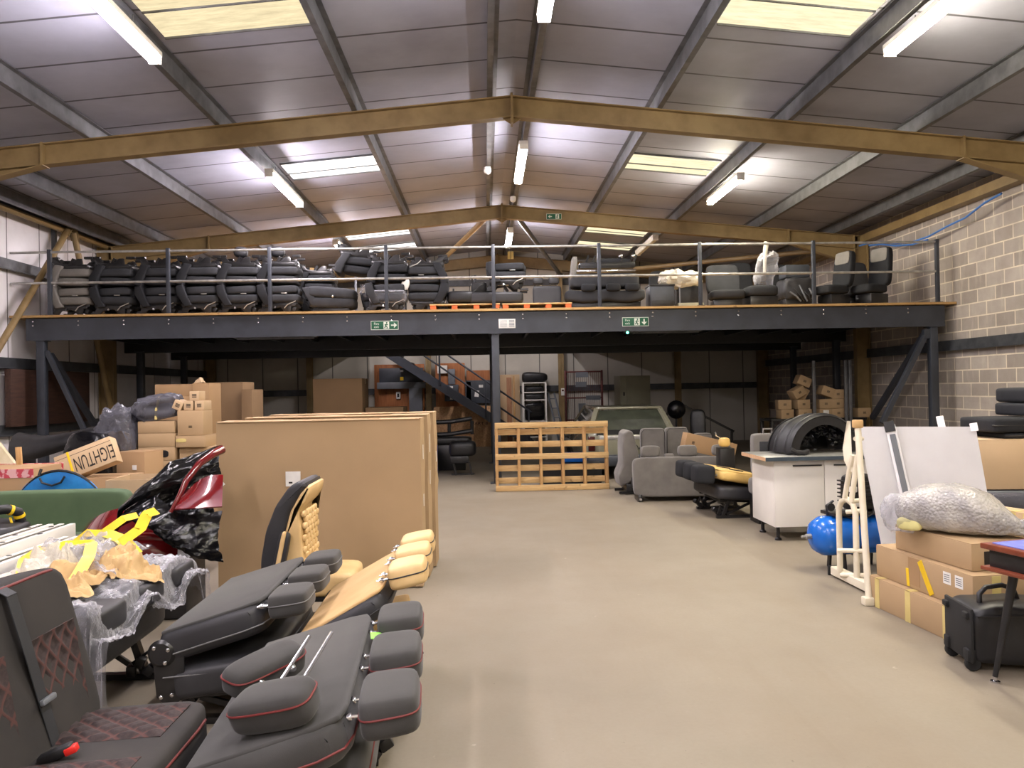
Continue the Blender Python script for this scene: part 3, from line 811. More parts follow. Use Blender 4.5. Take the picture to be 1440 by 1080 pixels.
# quilted double seat at the very front left
t = thing('quilted_double_bench', 'black double seat with red diamond quilting and a seat belt at the front left corner', 'seat', (-1.37, 2.07, 0), 0)
Wd = 1.5
bk = T((-.03, 0, .45), (0, -10, 0))
def fb(p): return (p.x - .02 * math.sin(p.z * 5), p.y, p.z)
MB().sq((-.06, 0, .28), (.15, Wd, .62), e=9, n=10, M=bk, f=fb).build('backrest', M['quiltbase'], t, 60)
MB().sq((.10, 0, .43), (.58, Wd, .17), e=8, n=10, rot=(0, -3, 0)).build('seat_cushion', M['quiltbase'], t, 60)
def qpad(w, h):
    P = .09
    def fn(u, v):
        x, y = (u - .5) * h, (v - .5) * w
        a = ((x + 1.25 * y) / P) % 1; b = ((x - 1.25 * y) / P) % 1
        d = min(abs(a - .5), abs(b - .5))           # 0.5 on a seam is far
        da = .5 - abs(a - .5); db = .5 - abs(b - .5)
        ed = min(1, min(u, 1 - u, v, 1 - v) * 14)
        return (x, y, ed * (.004 + .010 * min(1, (abs(a - .5) * -2 + 1) * 2.2) * min(1, (abs(b - .5) * -2 + 1) * 2.2)))
    return MB().grid(fn, 64, 64, .004)
for y, w_ in ((-.48, .42), (.04, .46), (.53, .25)):
    q = qpad(w_, .38).build('quilted_backrest_insert', M['quilt'], t, 70)
    q.matrix_basis = bk @ T((.024, y, .20), (0, -90, 0))
    q = qpad(w_, .40).build('quilted_cushion_insert', M['quilt'], t, 70)
    q.matrix_basis = T((.125, y, .517), (0, -3, 0))
MB().tube([(.387, -Wd / 2 + .2, .478), (.388, 0, .478), (.387, Wd / 2 - .19, .478), (.380, Wd / 2 - .11, .476)], .005, 8).build('piping', M['redpipe'], t)
MB().tube([(-.012, -Wd / 2 + .1, .572), (-.012, 0, .573), (-.013, Wd / 2 - .16, .571), (-.02, Wd / 2 - .09, .566)], .005, 8, M=bk).build('piping', M['redpipe'], t)
def strap(pts, w, th=.004):
    m = MB()
    for a, b in zip(pts, pts[1:]): m.bar(V(a), V(b) + (V(b) - V(a)).normalized() * .004, w, th, (1, 0, .35), .001)
    return m
by = .37
strap([bk @ V(p) for p in ((-.15, by - .03, .54), (-.11, by - .02, .596), (-.04, by, .597), (.016, by, .55), (.03, by + .01, .36), (.03, by + .03, .22), (.034, by + .05, .05))], .05).build('seat_belt', M['webbing'], t)
MB().box((0, 0, 0), (.016, .075, .02), bev=.006, M=bk @ T((.045, by + .035, .2))).build('belt_tongue', M['grey'], t)
bu = MB().box((0, 0, 0), (.10, .04, .03), rot=(0, -20, 10), bev=.008).build('belt_buckle', M['black'], t); bu.location = (.06, .30, .53)
MB().box((.045, 0, .012), (.035, .034, .022), rot=(0, -20, 10), bev=.005).build('release_button', M['redbutton'], bu)
MB().box((0, 0, 0), (.03, .07, .02), bev=.005, M=bk @ T((-.09, by - .02, .603))).build('belt_guide', M['rail'], t)
m = MB()
for y in (-.55, .55): m.bar((-.1, y, .29), (.34, y, .29), .05, .05).bar((.28, y, .28), (.3, y, .0), .05, .04, (1, 0, 0)).bar((-.05, y, .28), (-.08, y, .0), .05, .04, (1, 0, 0))
m.tube([(.2, -.55, .28), (.2, .55, .28)], .02)
m.build('base_frame', M['blackmetal'], t)

# film covered bench behind it
tE = folded_bench('folded_van_bench', 'black folded bench under a clear plastic cover, beside the quilted seat', (-2.44, 4.0, 0), 0, 1.25, .54, .60, 4,
             M['vinyl'], M['vinyl'], None, M['vinyl'], (-.42, 0, .42), hs=(.17, .28, .13), th=.15)
def cover(u, v):
    x = -.02 + u * 1.0; y = -.70 + v * 1.42
    z = .64 + .03 * math.sin(v * 19) * u
    if x > .70:
        z -= min(.12 + .05 * math.sin(v * 13), (x - .70) * 1.6); x = .70 + (x - .70) * .35
    over = max(0, abs(y) - .62)
    if over > 0:
        z -= over * (4.6 if y < 0 else 2.); y = math.copysign(.62 + over * .4, y)
    w = V((u * 9, v * 11, 1.3))
    return (x + .02 * fbm(w, 1.3), y + .02 * fbm(w, 1.1), z + .03 * ridge(w, .9) * .8 + .012 * ridge(w, 3.1))
MB().grid(cover, 80, 96, 0).build('plastic_cover', M['clear'], tE, 80)
# crumpled paper and tape heap on it
t = thing('paper_wrapping_heap', 'crumpled brown paper and clear wrapping with yellow tape on the film covered bench', 'packaging', (-2.08, 3.98, .69), 8)
def crumple(seed, sx, sy, h, amp=.05, sc=6.):
    def fn(u, v):
        x, y = (u - .5) * sx, (v - .5) * sy
        r = max(0, 1 - (2 * abs(u - .5)) ** 3) * max(0, 1 - (2 * abs(v - .5)) ** 3)
        p = V((x * sc + seed, y * sc, seed * 1.7))
        a = abs(noise.noise(p * 1.1)) + .6 * abs(noise.noise(p * 2.3 + V((3, 3, 3)))) + .35 * abs(noise.noise(p * 5.1))
        return (x + amp * .9 * noise.noise(p * 1.3), y + amp * .9 * noise.noise(p * 1.3 + V((9, 0, 0))), h * r * .6 + amp * a * 1.9 * (.35 + r))
    return fn
MB().grid(crumple(3, .34, .6, .03), 44, 70, 0).build('kraft_paper', M['kraftpaper'], t, 20, loc=(.02, -.16, .0))
MB().grid(crumple(11, .30, .36, .06, .045, 8), 44, 50, 0).build('kraft_paper', M['kraftpaper'], t, 20, loc=(.2, .05, .0), rot=(8, 14, 40))
MB().grid(crumple(5, .5, .62, .06, .06), 50, 56, 0).build('clear_wrapping', M['clear'], t, 50, loc=(-.04, .14, .03))
MB().grid(crumple(8, .36, .46, .05, .05, 7), 50, 56, 0).build('white_wrapping', M['whitefilm'], t, 25, loc=(-.10, -.02, .05))
MB().grid(crumple(15, .2, .26, .03, .04, 9), 40, 40, 0).build('white_wrapping', M['whitefilm'], t, 25, loc=(.06, .24, .07), rot=(0, 10, 20))
def ribbon(pts, w, th=.002):
    pts = [V(p) for p in pts]
    m = MB()
    def fn(u, v):
        k = u * (len(pts) - 1); i = min(int(k), len(pts) - 2); f = k - i
        f = f * f * (3 - 2 * f) * .5 + f * .5
        p = pts[i].lerp(pts[i + 1], f)
        d = (pts[i + 1] - pts[i]).normalized(); s_ = d.cross(V((.25, -.5, .8))).normalized()
        return p + s_ * (v - .5) * w
    return m.grid(fn, 30, 2, 0)
for pts_, w_ in (([(-.2, .40, .07), (-.08, .38, .16), (.04, .30, .17), (.15, .2, .15), (.24, .12, .08)], .075), ([(-.24, .0, .08), (-.08, .08, .16), (.06, .02, .17), (.10, -.14, .13), (.10, -.34, .05)], .055),
                 ([(.16, .14, .14), (.24, .2, .2), (.26, .26, .27), (.30, .3, .28)], .06), ([(-.2, .36, .06), (-.22, .16, .13), (-.20, -.1, .12), (-.12, -.34, .05)], .065), ([(.02, .34, .17), (.1, .4, .23), (.16, .44, .24)], .05)):
    ribbon(pts_, w_).build('yellow_tape', M['yellowtape'], t, 60)

# white slotted rails on a black bench base
folded_bench('folded_van_bench', 'plain black folded bench under the white slotted rails', (-3.22, 4.3, 0), 0, 2.1, .62, .66, 2, M['vinyl'], M['vinyl'], None, M['vinyl'], (), th=.16, hinge=False)
for i, (x, z, y0, y1, lab) in enumerate(((-2.76, .70, 3.15, 4.95, 'white slotted metal rail lying on a black bench, furthest left of three'), (-2.64, .70, 3.25, 4.95, 'white slotted metal rail lying on a black bench, middle of three'), (-2.52, .655, 3.2, 4.75, 'short white slotted metal rail next to the film covered bench'))):
    L = y1 - y0
    t = thing('slotted_rail', lab, 'rail', (x, (y0 + y1) / 2, z + .02), (0, 0, 1.5 - i), 'white slotted rails')
    m = MB().box((0, 0, .004), (.1, L, .008), bev=.001).box((-.047, 0, .045), (.006, L, .085), bev=.001).box((.047, 0, .045), (.006, L, .085), bev=.001)
    m.box((-.034, 0, .088), (.03, L, .005), bev=.001).box((.034, 0, .088), (.03, L, .005), bev=.001)
    m.build('channel', M['white'], t)
    m = MB()
    for k in range(7):
        m.lathe([(.014, 0), (.014, .003)], 10, T((.034 if k % 2 else -.034, -L / 2 + (k + .5) * L / 7, .09)))
    m.build('slot', M['black'], t)
# black bag with yellow hooped straps
t = thing('tool_bag', 'black bag with yellow striped straps at the left edge of the photo', 'bag', (-3.17, 5.0, .672), 14)
MB().sq((0, 0, .075), (.40, .46, .15), e=5, n=9, rot=(0, 5, 0), f=lambda p: (p.x, p.y, p.z + .03 * fbm((p.x, p.y, 2), 7))).build('bag_body', M['black'], t, 60)
pts = [(-.2, -.1, .12), (-.12, -.04, .19), (.0, .0, .22), (.09, .05, .22), (.14, .1, .19), (.15, .12, .13)]
MB().tube(pts, .032, 12).build('strap', M['black'], t, 60)
for k in (1, 2, 3, 4):
    a, b = V(pts[k]), V(pts[min(k + 1, 5)]); d = (b - a).normalized()
    MB().tube([a + d * .015, a + d * .034], .0345, 14).build('yellow_band', M['yellowtape'], t, 60)
MB().tube([(.1, .08, .16), (.13, .03, .10), (.11, -.03, .09)], .008, 6).build('strap', M['yellowtape'], t)

# upright cream and black seat before the big cartons
t = thing('cream_seat_unit', 'upright black and cream quilted seat standing before the huge carton', 'seat', (-1.36, 5.35, 0), 0)
k = 5.35 / 1081
def pf(lst, ox=402, oz=889): return [((x - ox) * k, (oz - y) * k) for x, y in lst]      # its side silhouette in metres
oz = 760 + (1.6 - 0) * 0
back = [(-.14, .30), (-.142, .50), (-.105, .70), (-.04, .86), (.05, .985), (.115, 1.025), (.165, 1.015), (.175, .985), (.13, .94), (.06, .82), (.02, .66), (.015, .45), (.02, .30)]
MB().prism(back, .46, 'Y', bev=.03, seg=4).build('back_shell', M['vinyl'], t, 60)
pad = [(.012, .34), (.01, .66), (.055, .82), (.125, .945), (.175, .995), (.195, .985), (.185, .93), (.155, .875), (.105, .83), (.125, .72), (.135, .52), (.145, .36)]
MB().prism(pad, .44, 'Y', bev=.02, seg=4).build('front_pad', M['cream'], t, 60)
m = MB()
for i in range(11):
    for j in range(5):
        m.sq((.137 + .004 * math.sin(i), -.16 + j * .08 + (.04 if i % 2 else 0), .40 + i * .040), (.03, .075, .045), e=3, n=3)
m.build('quilted_panel', M['cream'], t, 60)
MB().sq((.0, -.25, .52), (.075, .06, .36), rot=(0, 12, 0), e=5, n=6).build('armrest', M['vinyl'], t, 60)
MB().sq((.0, -.265, .54), (.03, .05, .33), rot=(0, 12, 0), e=5, n=6).build('armrest_trim', M['cream'], t, 60)
MB().sq((.2, 0, .33), (.55, .46, .17), e=6, n=8).build('seat_cushion', M['cream'], t, 60)
m = MB()
for s_ in (-1, 1): m.bar((-.05, s_ * .18, .02), (.45, s_ * .18, .02), .05, .04).bar((0, s_ * .18, .04), (.04, s_ * .18, .26), .05, .04, (1, 0, 0)).bar((.4, s_ * .18, .04), (.36, s_ * .18, .26), .05, .04, (1, 0, 0))
m.box((.2, 0, .235), (.46, .42, .03))
m.build('base_frame', M['blackmetal'], t)

# ------------------------------------------------------------------ cartons
def carton(name, label, x0, x1, y0, y1, z0, z1, mt='card', rz=0, rot=None, tape=None, group=None, cat='box', flaps=True, printed=None, seam=True, strips=()):
    w, d, h = x1 - x0, y1 - y0, z1 - z0
    m = MB().box((0, 0, h / 2), (w, d, h), bev=min(.006, h * .05))
    if flaps:
        for s_ in (-1, 1): m.box((0, s_ * d / 4, h + .002), (w * .99, d / 2 - .003, .005), bev=.001)
    o = m.build(name, M[mt])
    o.location = ((x0 + x1) / 2, (y0 + y1) / 2, z0)
    o.rotation_euler = [R(a) for a in (rot or (0, 0, rz))]
    tag(o, label, cat, group)
    if tape:
        tm = MB().box((0, 0, h + .0052), (w * .995, .05, .0012), bev=0)
        for s_ in (-1, 1): tm.box((s_ * (w / 2 + .0006), 0, h - .05), (.0012, .05, .11), bev=0)
        tm.build('packing_tape', M[tape], o)
    for sx, sw in strips:                                  # tape wrapped over the front edge
        MB().box((sx * w, -d / 2 - .0008, h / 2), (sw, .0014, h), bev=0).box((sx * w, -d * .32, h + .0055), (sw, d * .36, .0012), bev=0).build('packing_tape', M[tape or 'tape'], o)
    if printed:
        printed(o, w, d, h)
    return o
def pr_text(s, size, dx=0, dz=0, rot=0, mt='ink'):
    def f(o, w, d, h):
        lettering('printed_text', s, size, M[mt], o, T((dx * w, -d / 2 - .0012, h / 2 + dz * h), (0, rot, 0)) @ UP, .0004)
    return f
def pr_label(sx, sz, lw, lh, n=1):
    def f(o, w, d, h):
        for i in range(n):
            l = MB().box((sx * w + i * lw * 1.2, -d / 2 - .0008, h * sz), (lw, .0012, lh), bev=0).build('paper_label', M['paper'], o)
            m = MB()
            for j in range(4): m.box((sx * w + i * lw * 1.2 - lw * .1, -d / 2 - .0018, h * sz + lh * (.3 - j * .18)), (lw * .6, .0008, lh * .07), bev=0)
            m.build('printed_lines', M['ink'], l)
    return f
def pr_print(sx, sz, lw, lh):
    def f(o, w, d, h):
        m = MB()
        for j in range(3): m.box((sx * w, -d / 2 - .001, h * sz + lh * (.3 - j * .3)), (lw, .001, lh * .18), bev=0)
        m.build('printed_mark', M['ink'], o)
    return f

# three huge flat cartons on edge
bigs = []
def big(label, x0, x1, y0, y1, h, rz, mt, strips, lab=None):
    w, d = x1 - x0, y1 - y0
    n = 26
    def warp(p):
        q = V((p.x * 1.4 + x0, p.y + y0, p.z * 1.6))
        k_ = .010 * fbm(q, 1.1)
        c = 0
        if p.z > 0 and abs(p.x) > w / 2 - .02: c = -.012 * fbm(q * 5, 1)
        return (p.x + c, p.y + k_, p.z + (.008 * fbm(q * 2, 1.3) if p.z > h / 2 - .02 else 0))
    b = bmesh.new()
    bmesh.ops.create_cube(b, size=1)
    bmesh.ops.subdivide_edges(b, edges=b.edges[:], cuts=14, use_grid_fill=True)
    for v in b.verts:
        v.co = V((v.co.x * w, v.co.y * d, v.co.z * h))
        v.co = V(warp(v.co))
    m = MB(); m.join(b, T((0, 0, h / 2 + .012)))
    o = m.build('huge_cardboard_box', M[mt], None, 30)
    o.location = ((x0 + x1) / 2, (y0 + y1) / 2, 0); o.rotation_euler = (0, 0, R(rz))
    tag(o, label, 'box', 'huge cartons stood on edge')
    f = MB()
    f.box((0, -d / 2 + .0, h + .010), (w * .985, .025, .008), rot=(12, 0, 0), bev=.002)
    f.box((-.12, d * .12, h + .012), (w * .72, d * .6, .006), rot=(-1.5, 0, .4), bev=.001)
    f.build('top_flap', M[mt], o)
    for z_, l_ in strips: MB().box((w / 2 + .006, -d * .1, z_), (.002, .03, l_), bev=0).build('torn_tape', M['paper'], o)
    if lab:
        l = MB().box((-w * .5 + .62, -d / 2 - .012, lab), (.12, .003, .12), rot=(0, 0, 0), bev=0).build('paper_label', M['paper'], o)
        MB().box((-w * .5 + .60, -d / 2 - .0145, lab - .03), (.03, .001, .014), bev=0).build('printed_mark', M['ink'], l)
    return o
big('huge plain brown carton on edge, nearest of three, behind the folded seats', -2.19, -.53, 6.32, 6.60, 1.37, -1.2, 'card', ((1.1, .12), (.7, .1)), .91)
big('huge brown carton on edge, middle of three, mostly hidden by the nearest', -2.05, -.50, 6.64, 6.98, 1.39, -1, 'card', ((1.15, .16), (.85, .12)))
big('huge brown carton on edge, rearmost of three, next to the aisle', -1.95, -.47, 7.02, 7.35, 1.40, -.6, 'card', ((1.0, .1),))
# ------------------------------------------------------------------ left clutter
def soft(size, seed, amp=.03, sc=5, e=3.5, n=14, f2=None):
    def f(p):
        q = p * sc + V((seed, seed * 2.1, 0))
        d = amp * (ridge(q, .7) * .7 + .5 * noise.noise(q * 2.7))
        k = 1 + d / max(.05, p.length)
        r = V((p.x * k, p.y * k, p.z * k))
        r.z = max(r.z, -size[2] / 2 * .96)
        return f2(r) if f2 else r
    return dict(c=(0, 0, size[2] / 2), size=size, e=e, n=n, f=f)
# green sofa
t = thing('green_sofa', 'green upholstered sofa bench behind the black wrapped car part', 'sofa', (-3.52, 6.35, 0), 1)
MB().sq((0, .08, .58), (1.2, .16, .54), e=9, n=8).build('backrest', M['green'], t, 60)
MB().sq((0, -.22, .42), (1.2, .52, .2), e=9, n=8).build('seat_cushion', M['green'], t, 60)
MB().box((0, -.16, .17), (1.14, .56, .3), bev=.02).build('base', M['green'], t)
for s_ in (-1, 1):
    for y in (-.36, .1): MB().tube([(s_ * .55, y, .0), (s_ * .55, y, .04)], .025, 10).build('foot', M['black'], t)
# wine red car part in black film
t = thing('wrapped_car_bumper', 'glossy dark red car bumper half wrapped in shiny black film', 'car part', (-2.55, 5.72, 0), 0)
def shell(u, v):          # lower curved skin
    a = (u - .5) * 1.9
    x = .40 * math.sin(a) * 1.12 - .04
    y = -.30 * math.cos(a) + .05
    z = .40 + (.40 - .20 * math.sin(a) ** 2) * v ** .8
    y += .20 * v ** 2.2
    return (x, y, z)
MB().grid(shell, 30, 14, .012).build('bumper_skin', M['wine'], t, 60)
MB().tube([(-.40, -.06, .50), (-.26, -.24, .60), (-.02, -.30, .64), (.22, -.24, .62), (.36, -.04, .56)], .03, 10).build('grille_bar', M['wine'], t, 60)
MB().box((0, .05, .22), (.8, .4, .44), bev=.04).build('lower_grille', M['black'], t)
pts = [at(x, y, Y) - V((-2.55, 5.72, 0)) for x, y, Y in ((240, 720, 5.34), (250, 702, 5.36), (262, 676, 5.42), (280, 652, 5.5), (300, 638, 5.6), (312, 632, 5.68))]
MB().tube(pts, .013, 10, r2=.034).build('wheel_arch_lip', M['wine'], t, 60)
pa = [at(x, y, Y) - V((-2.55, 5.72, 0)) for x, y, Y in ((240, 716, 5.36), (312, 712, 5.40), (314, 668, 5.66), (262, 690, 5.60))]
MB().grid(lambda u, v: pa[0].lerp(pa[1], u).lerp(pa[3].lerp(pa[2], u), v) + V((0, 0, .04 * math.sin(u * 3.1) * v)), 14, 8, .01).build('inner_wing', M['wine'], t, 60)
# the black film: a crinkled sheet from the twisted tail up over the arch
fr = [(150, 762, 5.45), (163, 738, 5.45), (172, 712, 5.48), (192, 692, 5.5), (216, 672, 5.55), (240, 650, 5.65), (272, 638, 5.8), (312, 626, 5.95)]
lo = [(158, 764, 5.4), (172, 742, 5.38), (190, 730, 5.36), (212, 742, 5.32), (236, 762, 5.3), (262, 776, 5.3), (288, 786, 5.32), (316, 790, 5.45)]
fr = [at(*p) - V((-2.55, 5.72, 0)) for p in fr]; lo = [at(*p) - V((-2.55, 5.72, 0)) for p in lo]
def drape(up, dn, bulge, amp, seed, v0=0, v1=1):
    def fn(u, v):
        k = u * (len(up) - 1); i = min(int(k), len(up) - 2); f = k - i
        a = up[i].lerp(up[i + 1], f); b = dn[i].lerp(dn[i + 1], f)
        vv = v0 + (v1 - v0) * v
        p = a.lerp(b, vv)
        q = V((p.x * 7 + seed, p.z * 12 - p.x * 6, p.y * 5))
        p = p + V((0, -bulge * math.sin(math.pi * vv) - amp * ridge(q, .8, 4), amp * .5 * noise.noise(q * 1.7)))
        return p
    return fn
mid = [a.lerp(b, .26) for a, b in zip(fr, lo)]
mid2 = [a.lerp(b, .62) for a, b in zip(fr, lo)]
bk_ = [p + V((0, .22, 0)) for p in fr[1:7]]; bl_ = [p + V((0, .30, 0)) for p in lo[1:7]]
MB().grid(drape(bk_, bl_, -.04, .03, 5), 60, 40, 0).build('black_film', M['blackfilm'], t, 50)
MB().grid(drape(fr, mid, .05, .022, 2), 70, 26, 0).build('black_film', M['blackfilm'], t, 50)
MB().grid(drape([mid[i] if i < 3 else (mid[i].lerp(mid2[i], .9) if i > 4 else mid[i]) for i in range(8)], lo, .09, .028, 7), 80, 40, 0).build('black_film', M['blackfilm'], t, 50)
l = MB().box((0, 0, 0), (.10, .003, .10), rot=(0, -38, 10), bev=0).build('paper_label', M['paper'], t); l.location = at(303, 680, 5.9) - V((-2.55, 5.72, 0))
MB().box((0, -.003, 0), (.045, .002, .05), rot=(0, -38, 10), bev=0).build('printed_mark', M['ink'], l)
# open carton edge, carton with pink tape
carton('cardboard_box', 'brown carton edged with red and white tape at the left edge, behind the green sofa', -4.66, -3.92, 6.75, 7.25, 0, 1.0, 'card2', 2, flaps=False)
o = bpy.data.objects[[x.name for x in bpy.data.objects if x.name.startswith('cardboard_box')][-1]]
MB().box((0, -.251, .96), (.765, .006, .075), bev=0).build('red_white_tape', M['pinktape'], o)
MB().box((0, .253, .97), (.765, .006, .07), bev=0).build('red_white_tape', M['pinktape'], o)
MB().box((.02, .2, 1.05), (.05, .02, .22), rot=(0, -3, 0), bev=.002).build('wooden_batten', M['pinez'], o)
# blue round bag
t = thing('round_blue_bag', 'round flat bright blue nylon bag with black handles standing behind the green sofa', 'bag', (-3.58, 6.62, .015), (3, 0, 2))
MB().sq((0, 0, .49), (.80, .07, .98), e=2.2, n=12).build('bag_body', M['bluebag'], t, 60)
ring = [(.40 * math.cos(a), 0, .49 + .49 * math.sin(a)) for a in [2 * math.pi * i / 40 for i in range(40)]]
MB().tube(ring, .012, 8, True).build('piping', M['black'], t)
MB().tube([(-.13, -.05, .93), (-.11, -.055, .89), (-.03, -.06, .865), (.04, -.055, .89), (.07, -.05, .94)], .009, 8).build('handle', M['black'], t)
MB().tube([(-.14, -.04, .95), (-.13, -.02, 1.0)], .012, 8).build('handle', M['black'], t)
# leaning pale board
t = tag(MB().prism([(-.30, 0), (.34, 0), (.24, .80), (-.06, 1.20), (-.12, 1.30), (-.30, 1.32)], .05, 'Y', bev=.006).build('foam_board', mat('pale_foam_board', (214, 200, 168), (196, 180, 146), rough=.8, scale=8), None), 'pale cream board with a sloping edge at the left edge behind the taped carton', 'board')
t.location = (-4.98, 8.1, 0)
# carton with the upside-down lettering on a black sack
t = thing('black_sack', 'black plastic sack behind the tilted lettered carton', 'bag', (-4.2, 8.34, 0), 0)
MB().sq(**soft((.50, .40, 1.2), 3, .06, 5)).build('sack_body', M['blackfilm'], t, 60)
o = carton('lettered_cardboard_box', 'tilted carton with upside down black letters behind the blue bag', -4.32, -3.77, 7.42, 7.56, .86, 1.12, 'card3', 0, rot=(-14, -21, 6), flaps=False)
o.location = at(130, 664, 7.65)
lettering('printed_text', 'EIGHTUN', .2, M['ink'], o, T((.085, -.0712, .115), (0, 180, 0), (.46, 1, 1)) @ UP, .0004)
MB().box((0, -.0705, .215), (.54, .001, .004), bev=0).build('printed_line', M['ink'], o)
MB().box((-.14, -.0708, .13), (.022, .002, .26), bev=0).build('packing_tape', M['yellowtape'], o)
for i, (px, py, Y, w_, d_, h_, rz, lab) in enumerate(((115, 690, 7.55, .8, .45, .0, 4, 'plain carton under the tilted lettered carton'), (188, 650, 8.2, .34, .3, .0, -14, 'small dark brown carton tilted beside the lettered carton'))):
    p = at(px, py, Y)
    top = {0: .82, 1: 1.02}[i]
    carton('cardboard_box', lab, p.x - w_ / 2, p.x + w_ / 2, Y, Y + d_, 0, top, 'card2', rz)
l = MB().box((.05, -.0, .86), (.05, .004, .05), bev=0).build('paper_label', M['paper'], bpy.data.objects['cardboard_box.002']); l.location = (0, -.153, 0)
# open carton behind the sofa
t = thing('open_cardboard_box', 'low open carton with its flaps up behind the right end of the green sofa', 'box', (-2.98, 7.05, 0), 3)
m = MB()
for x, y, w_, d_ in ((0, -.25, .66, .008), (0, .25, .66, .008), (-.33, 0, .008, .5), (.33, 0, .008, .5), (.0, 0, .006, .5)): m.box((x, y, .44), (w_, d_, .88), bev=0)
m.box((0, 0, .006), (.66, .5, .01), bev=0)
m.build('box_body', M['card3'], t)
# black bumper on the floor stack by the left wall
t = thing('black_car_bumper', 'long black plastic car bumper lying by the left wall posts', 'car part', (-5.06, 9.3, 0), -3)
def bump(u, v):
    x = -.54 + 1.08 * u
    a = v * 2.4 - .7
    return (x, -.20 * math.cos(a) - .18 * math.sin(u * math.pi) + .1, 1.0 + (.20 - .11 * u) * math.sin(a) + .34 * max(0, u - .3) ** 1.5)
MB().grid(bump, 36, 16, .012).build('bumper_skin', M['black'], t, 60)
MB().tube([(-.5, .02, 1.02), (0, -.1, 1.04), (.5, .02, 1.08)], .05, 10).build('inner_beam', M['black'], t)
for x in (-.4, .4): MB().box((x, .02, .5), (.1, .2, 1.0), bev=.01).build('stand', M['blackmetal'], t)
# headlamp-like dome and crate by the post
t = thing('black_crate', 'black crate with a shiny dome on top near the left mezzanine post', 'crate', (-5.15, 10.3, 0), 5)
MB().box((0, 0, .57), (.52, .4, 1.14), bev=.02).build('crate_body', M['black'], t)
MB().lathe([(.16, 0), (.15, .03), (.08, .07), (0, .085)], 20, T((.0, 0, 1.14))).build('shiny_dome', M['chrome'], t)
# grey film bags
t = thing('clear_plastic_bag', 'big grey see-through plastic bag beside the carton stack, over crumpled brown paper', 'bag', (-4.20, 8.95, 0), 0)
MB().sq(**soft((.38, .40, 1.42), 5, .10, 6, n=24)).build('bag_film', M['greyfilm'], t, 60)
MB().sq(**soft((.34, .32, 1.14), 9, .07, 7, n=20)).build('brown_paper_filling', M['kraftpaper'], t, 30)
# stack of flat cartons
z = .0
for i, h_ in enumerate((.56, .15, .145, .15, .15, .13)):
    nm = ('lowest', 'second from the bottom', 'third from the bottom', 'third from top, black smudge', 'second from the top', 'topmost')[i]
    o = carton('flat_cardboard_box', 'flat carton of the stack below the film parcel, ' + nm, -3.94, -3.53, 8.85, 9.3, z, z + h_, 'card', (.5, -.6, .3, -.4, .5, 0)[i], group='flat cartons stacked', seam=False)
    if i == 3: MB().sq((.08, -.227, .075), (.13, .004, .09), e=2.2, n=4).build('black_smudge', M['black'], o)
    z += h_ + .006
ztop = z
t = thing('grey_film_parcel', 'parcel wrapped in grey film with pale tape on top of the flat cartons', 'parcel', (-3.77, 9.08, ztop), (0, -8, 12))
MB().sq(**soft((.44, .36, .25), 13, .06, 7, 3.4, n=20, f2=lambda p: (p.x, p.y, p.z + .06 * (p.x + .1)))).build('parcel_film', M['greyfilm'], t, 60)
MB().sq((0, 0, .11), (.30, .24, .16), e=6, n=6).build('parcel_filling', M['grey'], t, 60)
MB().tube([(-.02, -.19, .02), (.0, -.20, .12), (.04, -.17, .25), (.05, 0, .275)], .016, 6).build('tape_band', M['tape'], t)
o = carton('cardboard_box', 'square carton under the wide carton of the left stack', -3.50, -3.06, 8.9, 9.35, 0, 1.01, 'card', 1)
o = carton('cardboard_box', 'wide carton with peeling tape under the tall carton of the left stack', -3.515, -3.185, 8.84, 9.2, 1.017, 1.145, 'card', -1)
MB().sq((-.10, -.182, .08), (.12, .006, .045), e=3, n=4).build('peeling_tape', M['tape'], o)
o = carton('cardboard_box', 'square carton in the left stack carrying the small printed cartons', -3.50, -3.21, 8.86, 9.16, 1.152, 1.43, 'card', 0, printed=pr_print(0, .35, .04, .03))
for i, (px, py, rot, lab) in enumerate(((247, 567, (0, 24, 0), 'small printed carton tilted, leftmost of four on the left stack'), (264.5, 566, (0, 3, 0), 'small printed carton upright, second of four on the left stack'), (280, 565, (0, 0, 0), 'small printed carton at the right of the lower three on the left stack'), (272, 553, (0, 0, 4), 'small printed carton on top of the other three'))):
    p = at(px, py, 8.9)
    zb = 1.437 if i < 3 else 1.548
    if i == 0: zb = at(px, 576, 8.9).z
    w_ = .105
    o = carton('small_cardboard_box', lab, p.x - w_ / 2, p.x + w_ / 2, 8.9, 9.15, zb, zb + .105, 'card3', rot=rot, group='small printed cartons', printed=pr_print(0, .5, .05, .05), flaps=False)
o = carton('cardboard_box', 'long brown carton at the back of the left stack, upper', -4.27, -3.78, 10.1, 10.6, 1.60, 1.75, 'card2', 0)
o = carton('cardboard_box', 'long brown carton at the back of the left stack, lower', -4.29, -3.78, 10.08, 10.65, 1.1, 1.595, 'card2', 0)
o = carton('cardboard_box', 'large brown carton holding up the long cartons of the left stack', -4.3, -3.55, 10.05, 10.7, 0, 1.095, 'card2', 0)
o = carton('cardboard_box', 'upright brown carton with a torn flap at the back of the left stack', -3.775, -3.56, 10.06, 10.5, 1.1, 1.76, 'card2', 0)
MB().grid(crumple(2, .10, .12, .04, .03), 14, 14, 0).build('torn_flap', M['card3'], o, 30, loc=(-.06, -.1, .66))
for i, (x0, x1, y0, z0, z1, lab) in enumerate(((-4.27, -3.80, 12.2, 1.0, 1.80, 'upper dark carton behind the left stack'), (-4.35, -3.79, 12.15, 0, .99, 'tall dark carton behind the left stack'), (-3.76, -3.60, 12.0, 0, 1.68, 'narrow dark carton between the left stack and the huge cartons'))):
    carton('cardboard_box', lab, x0, x1, y0, y0 + .6, z0, z1, 'carddark', 0)
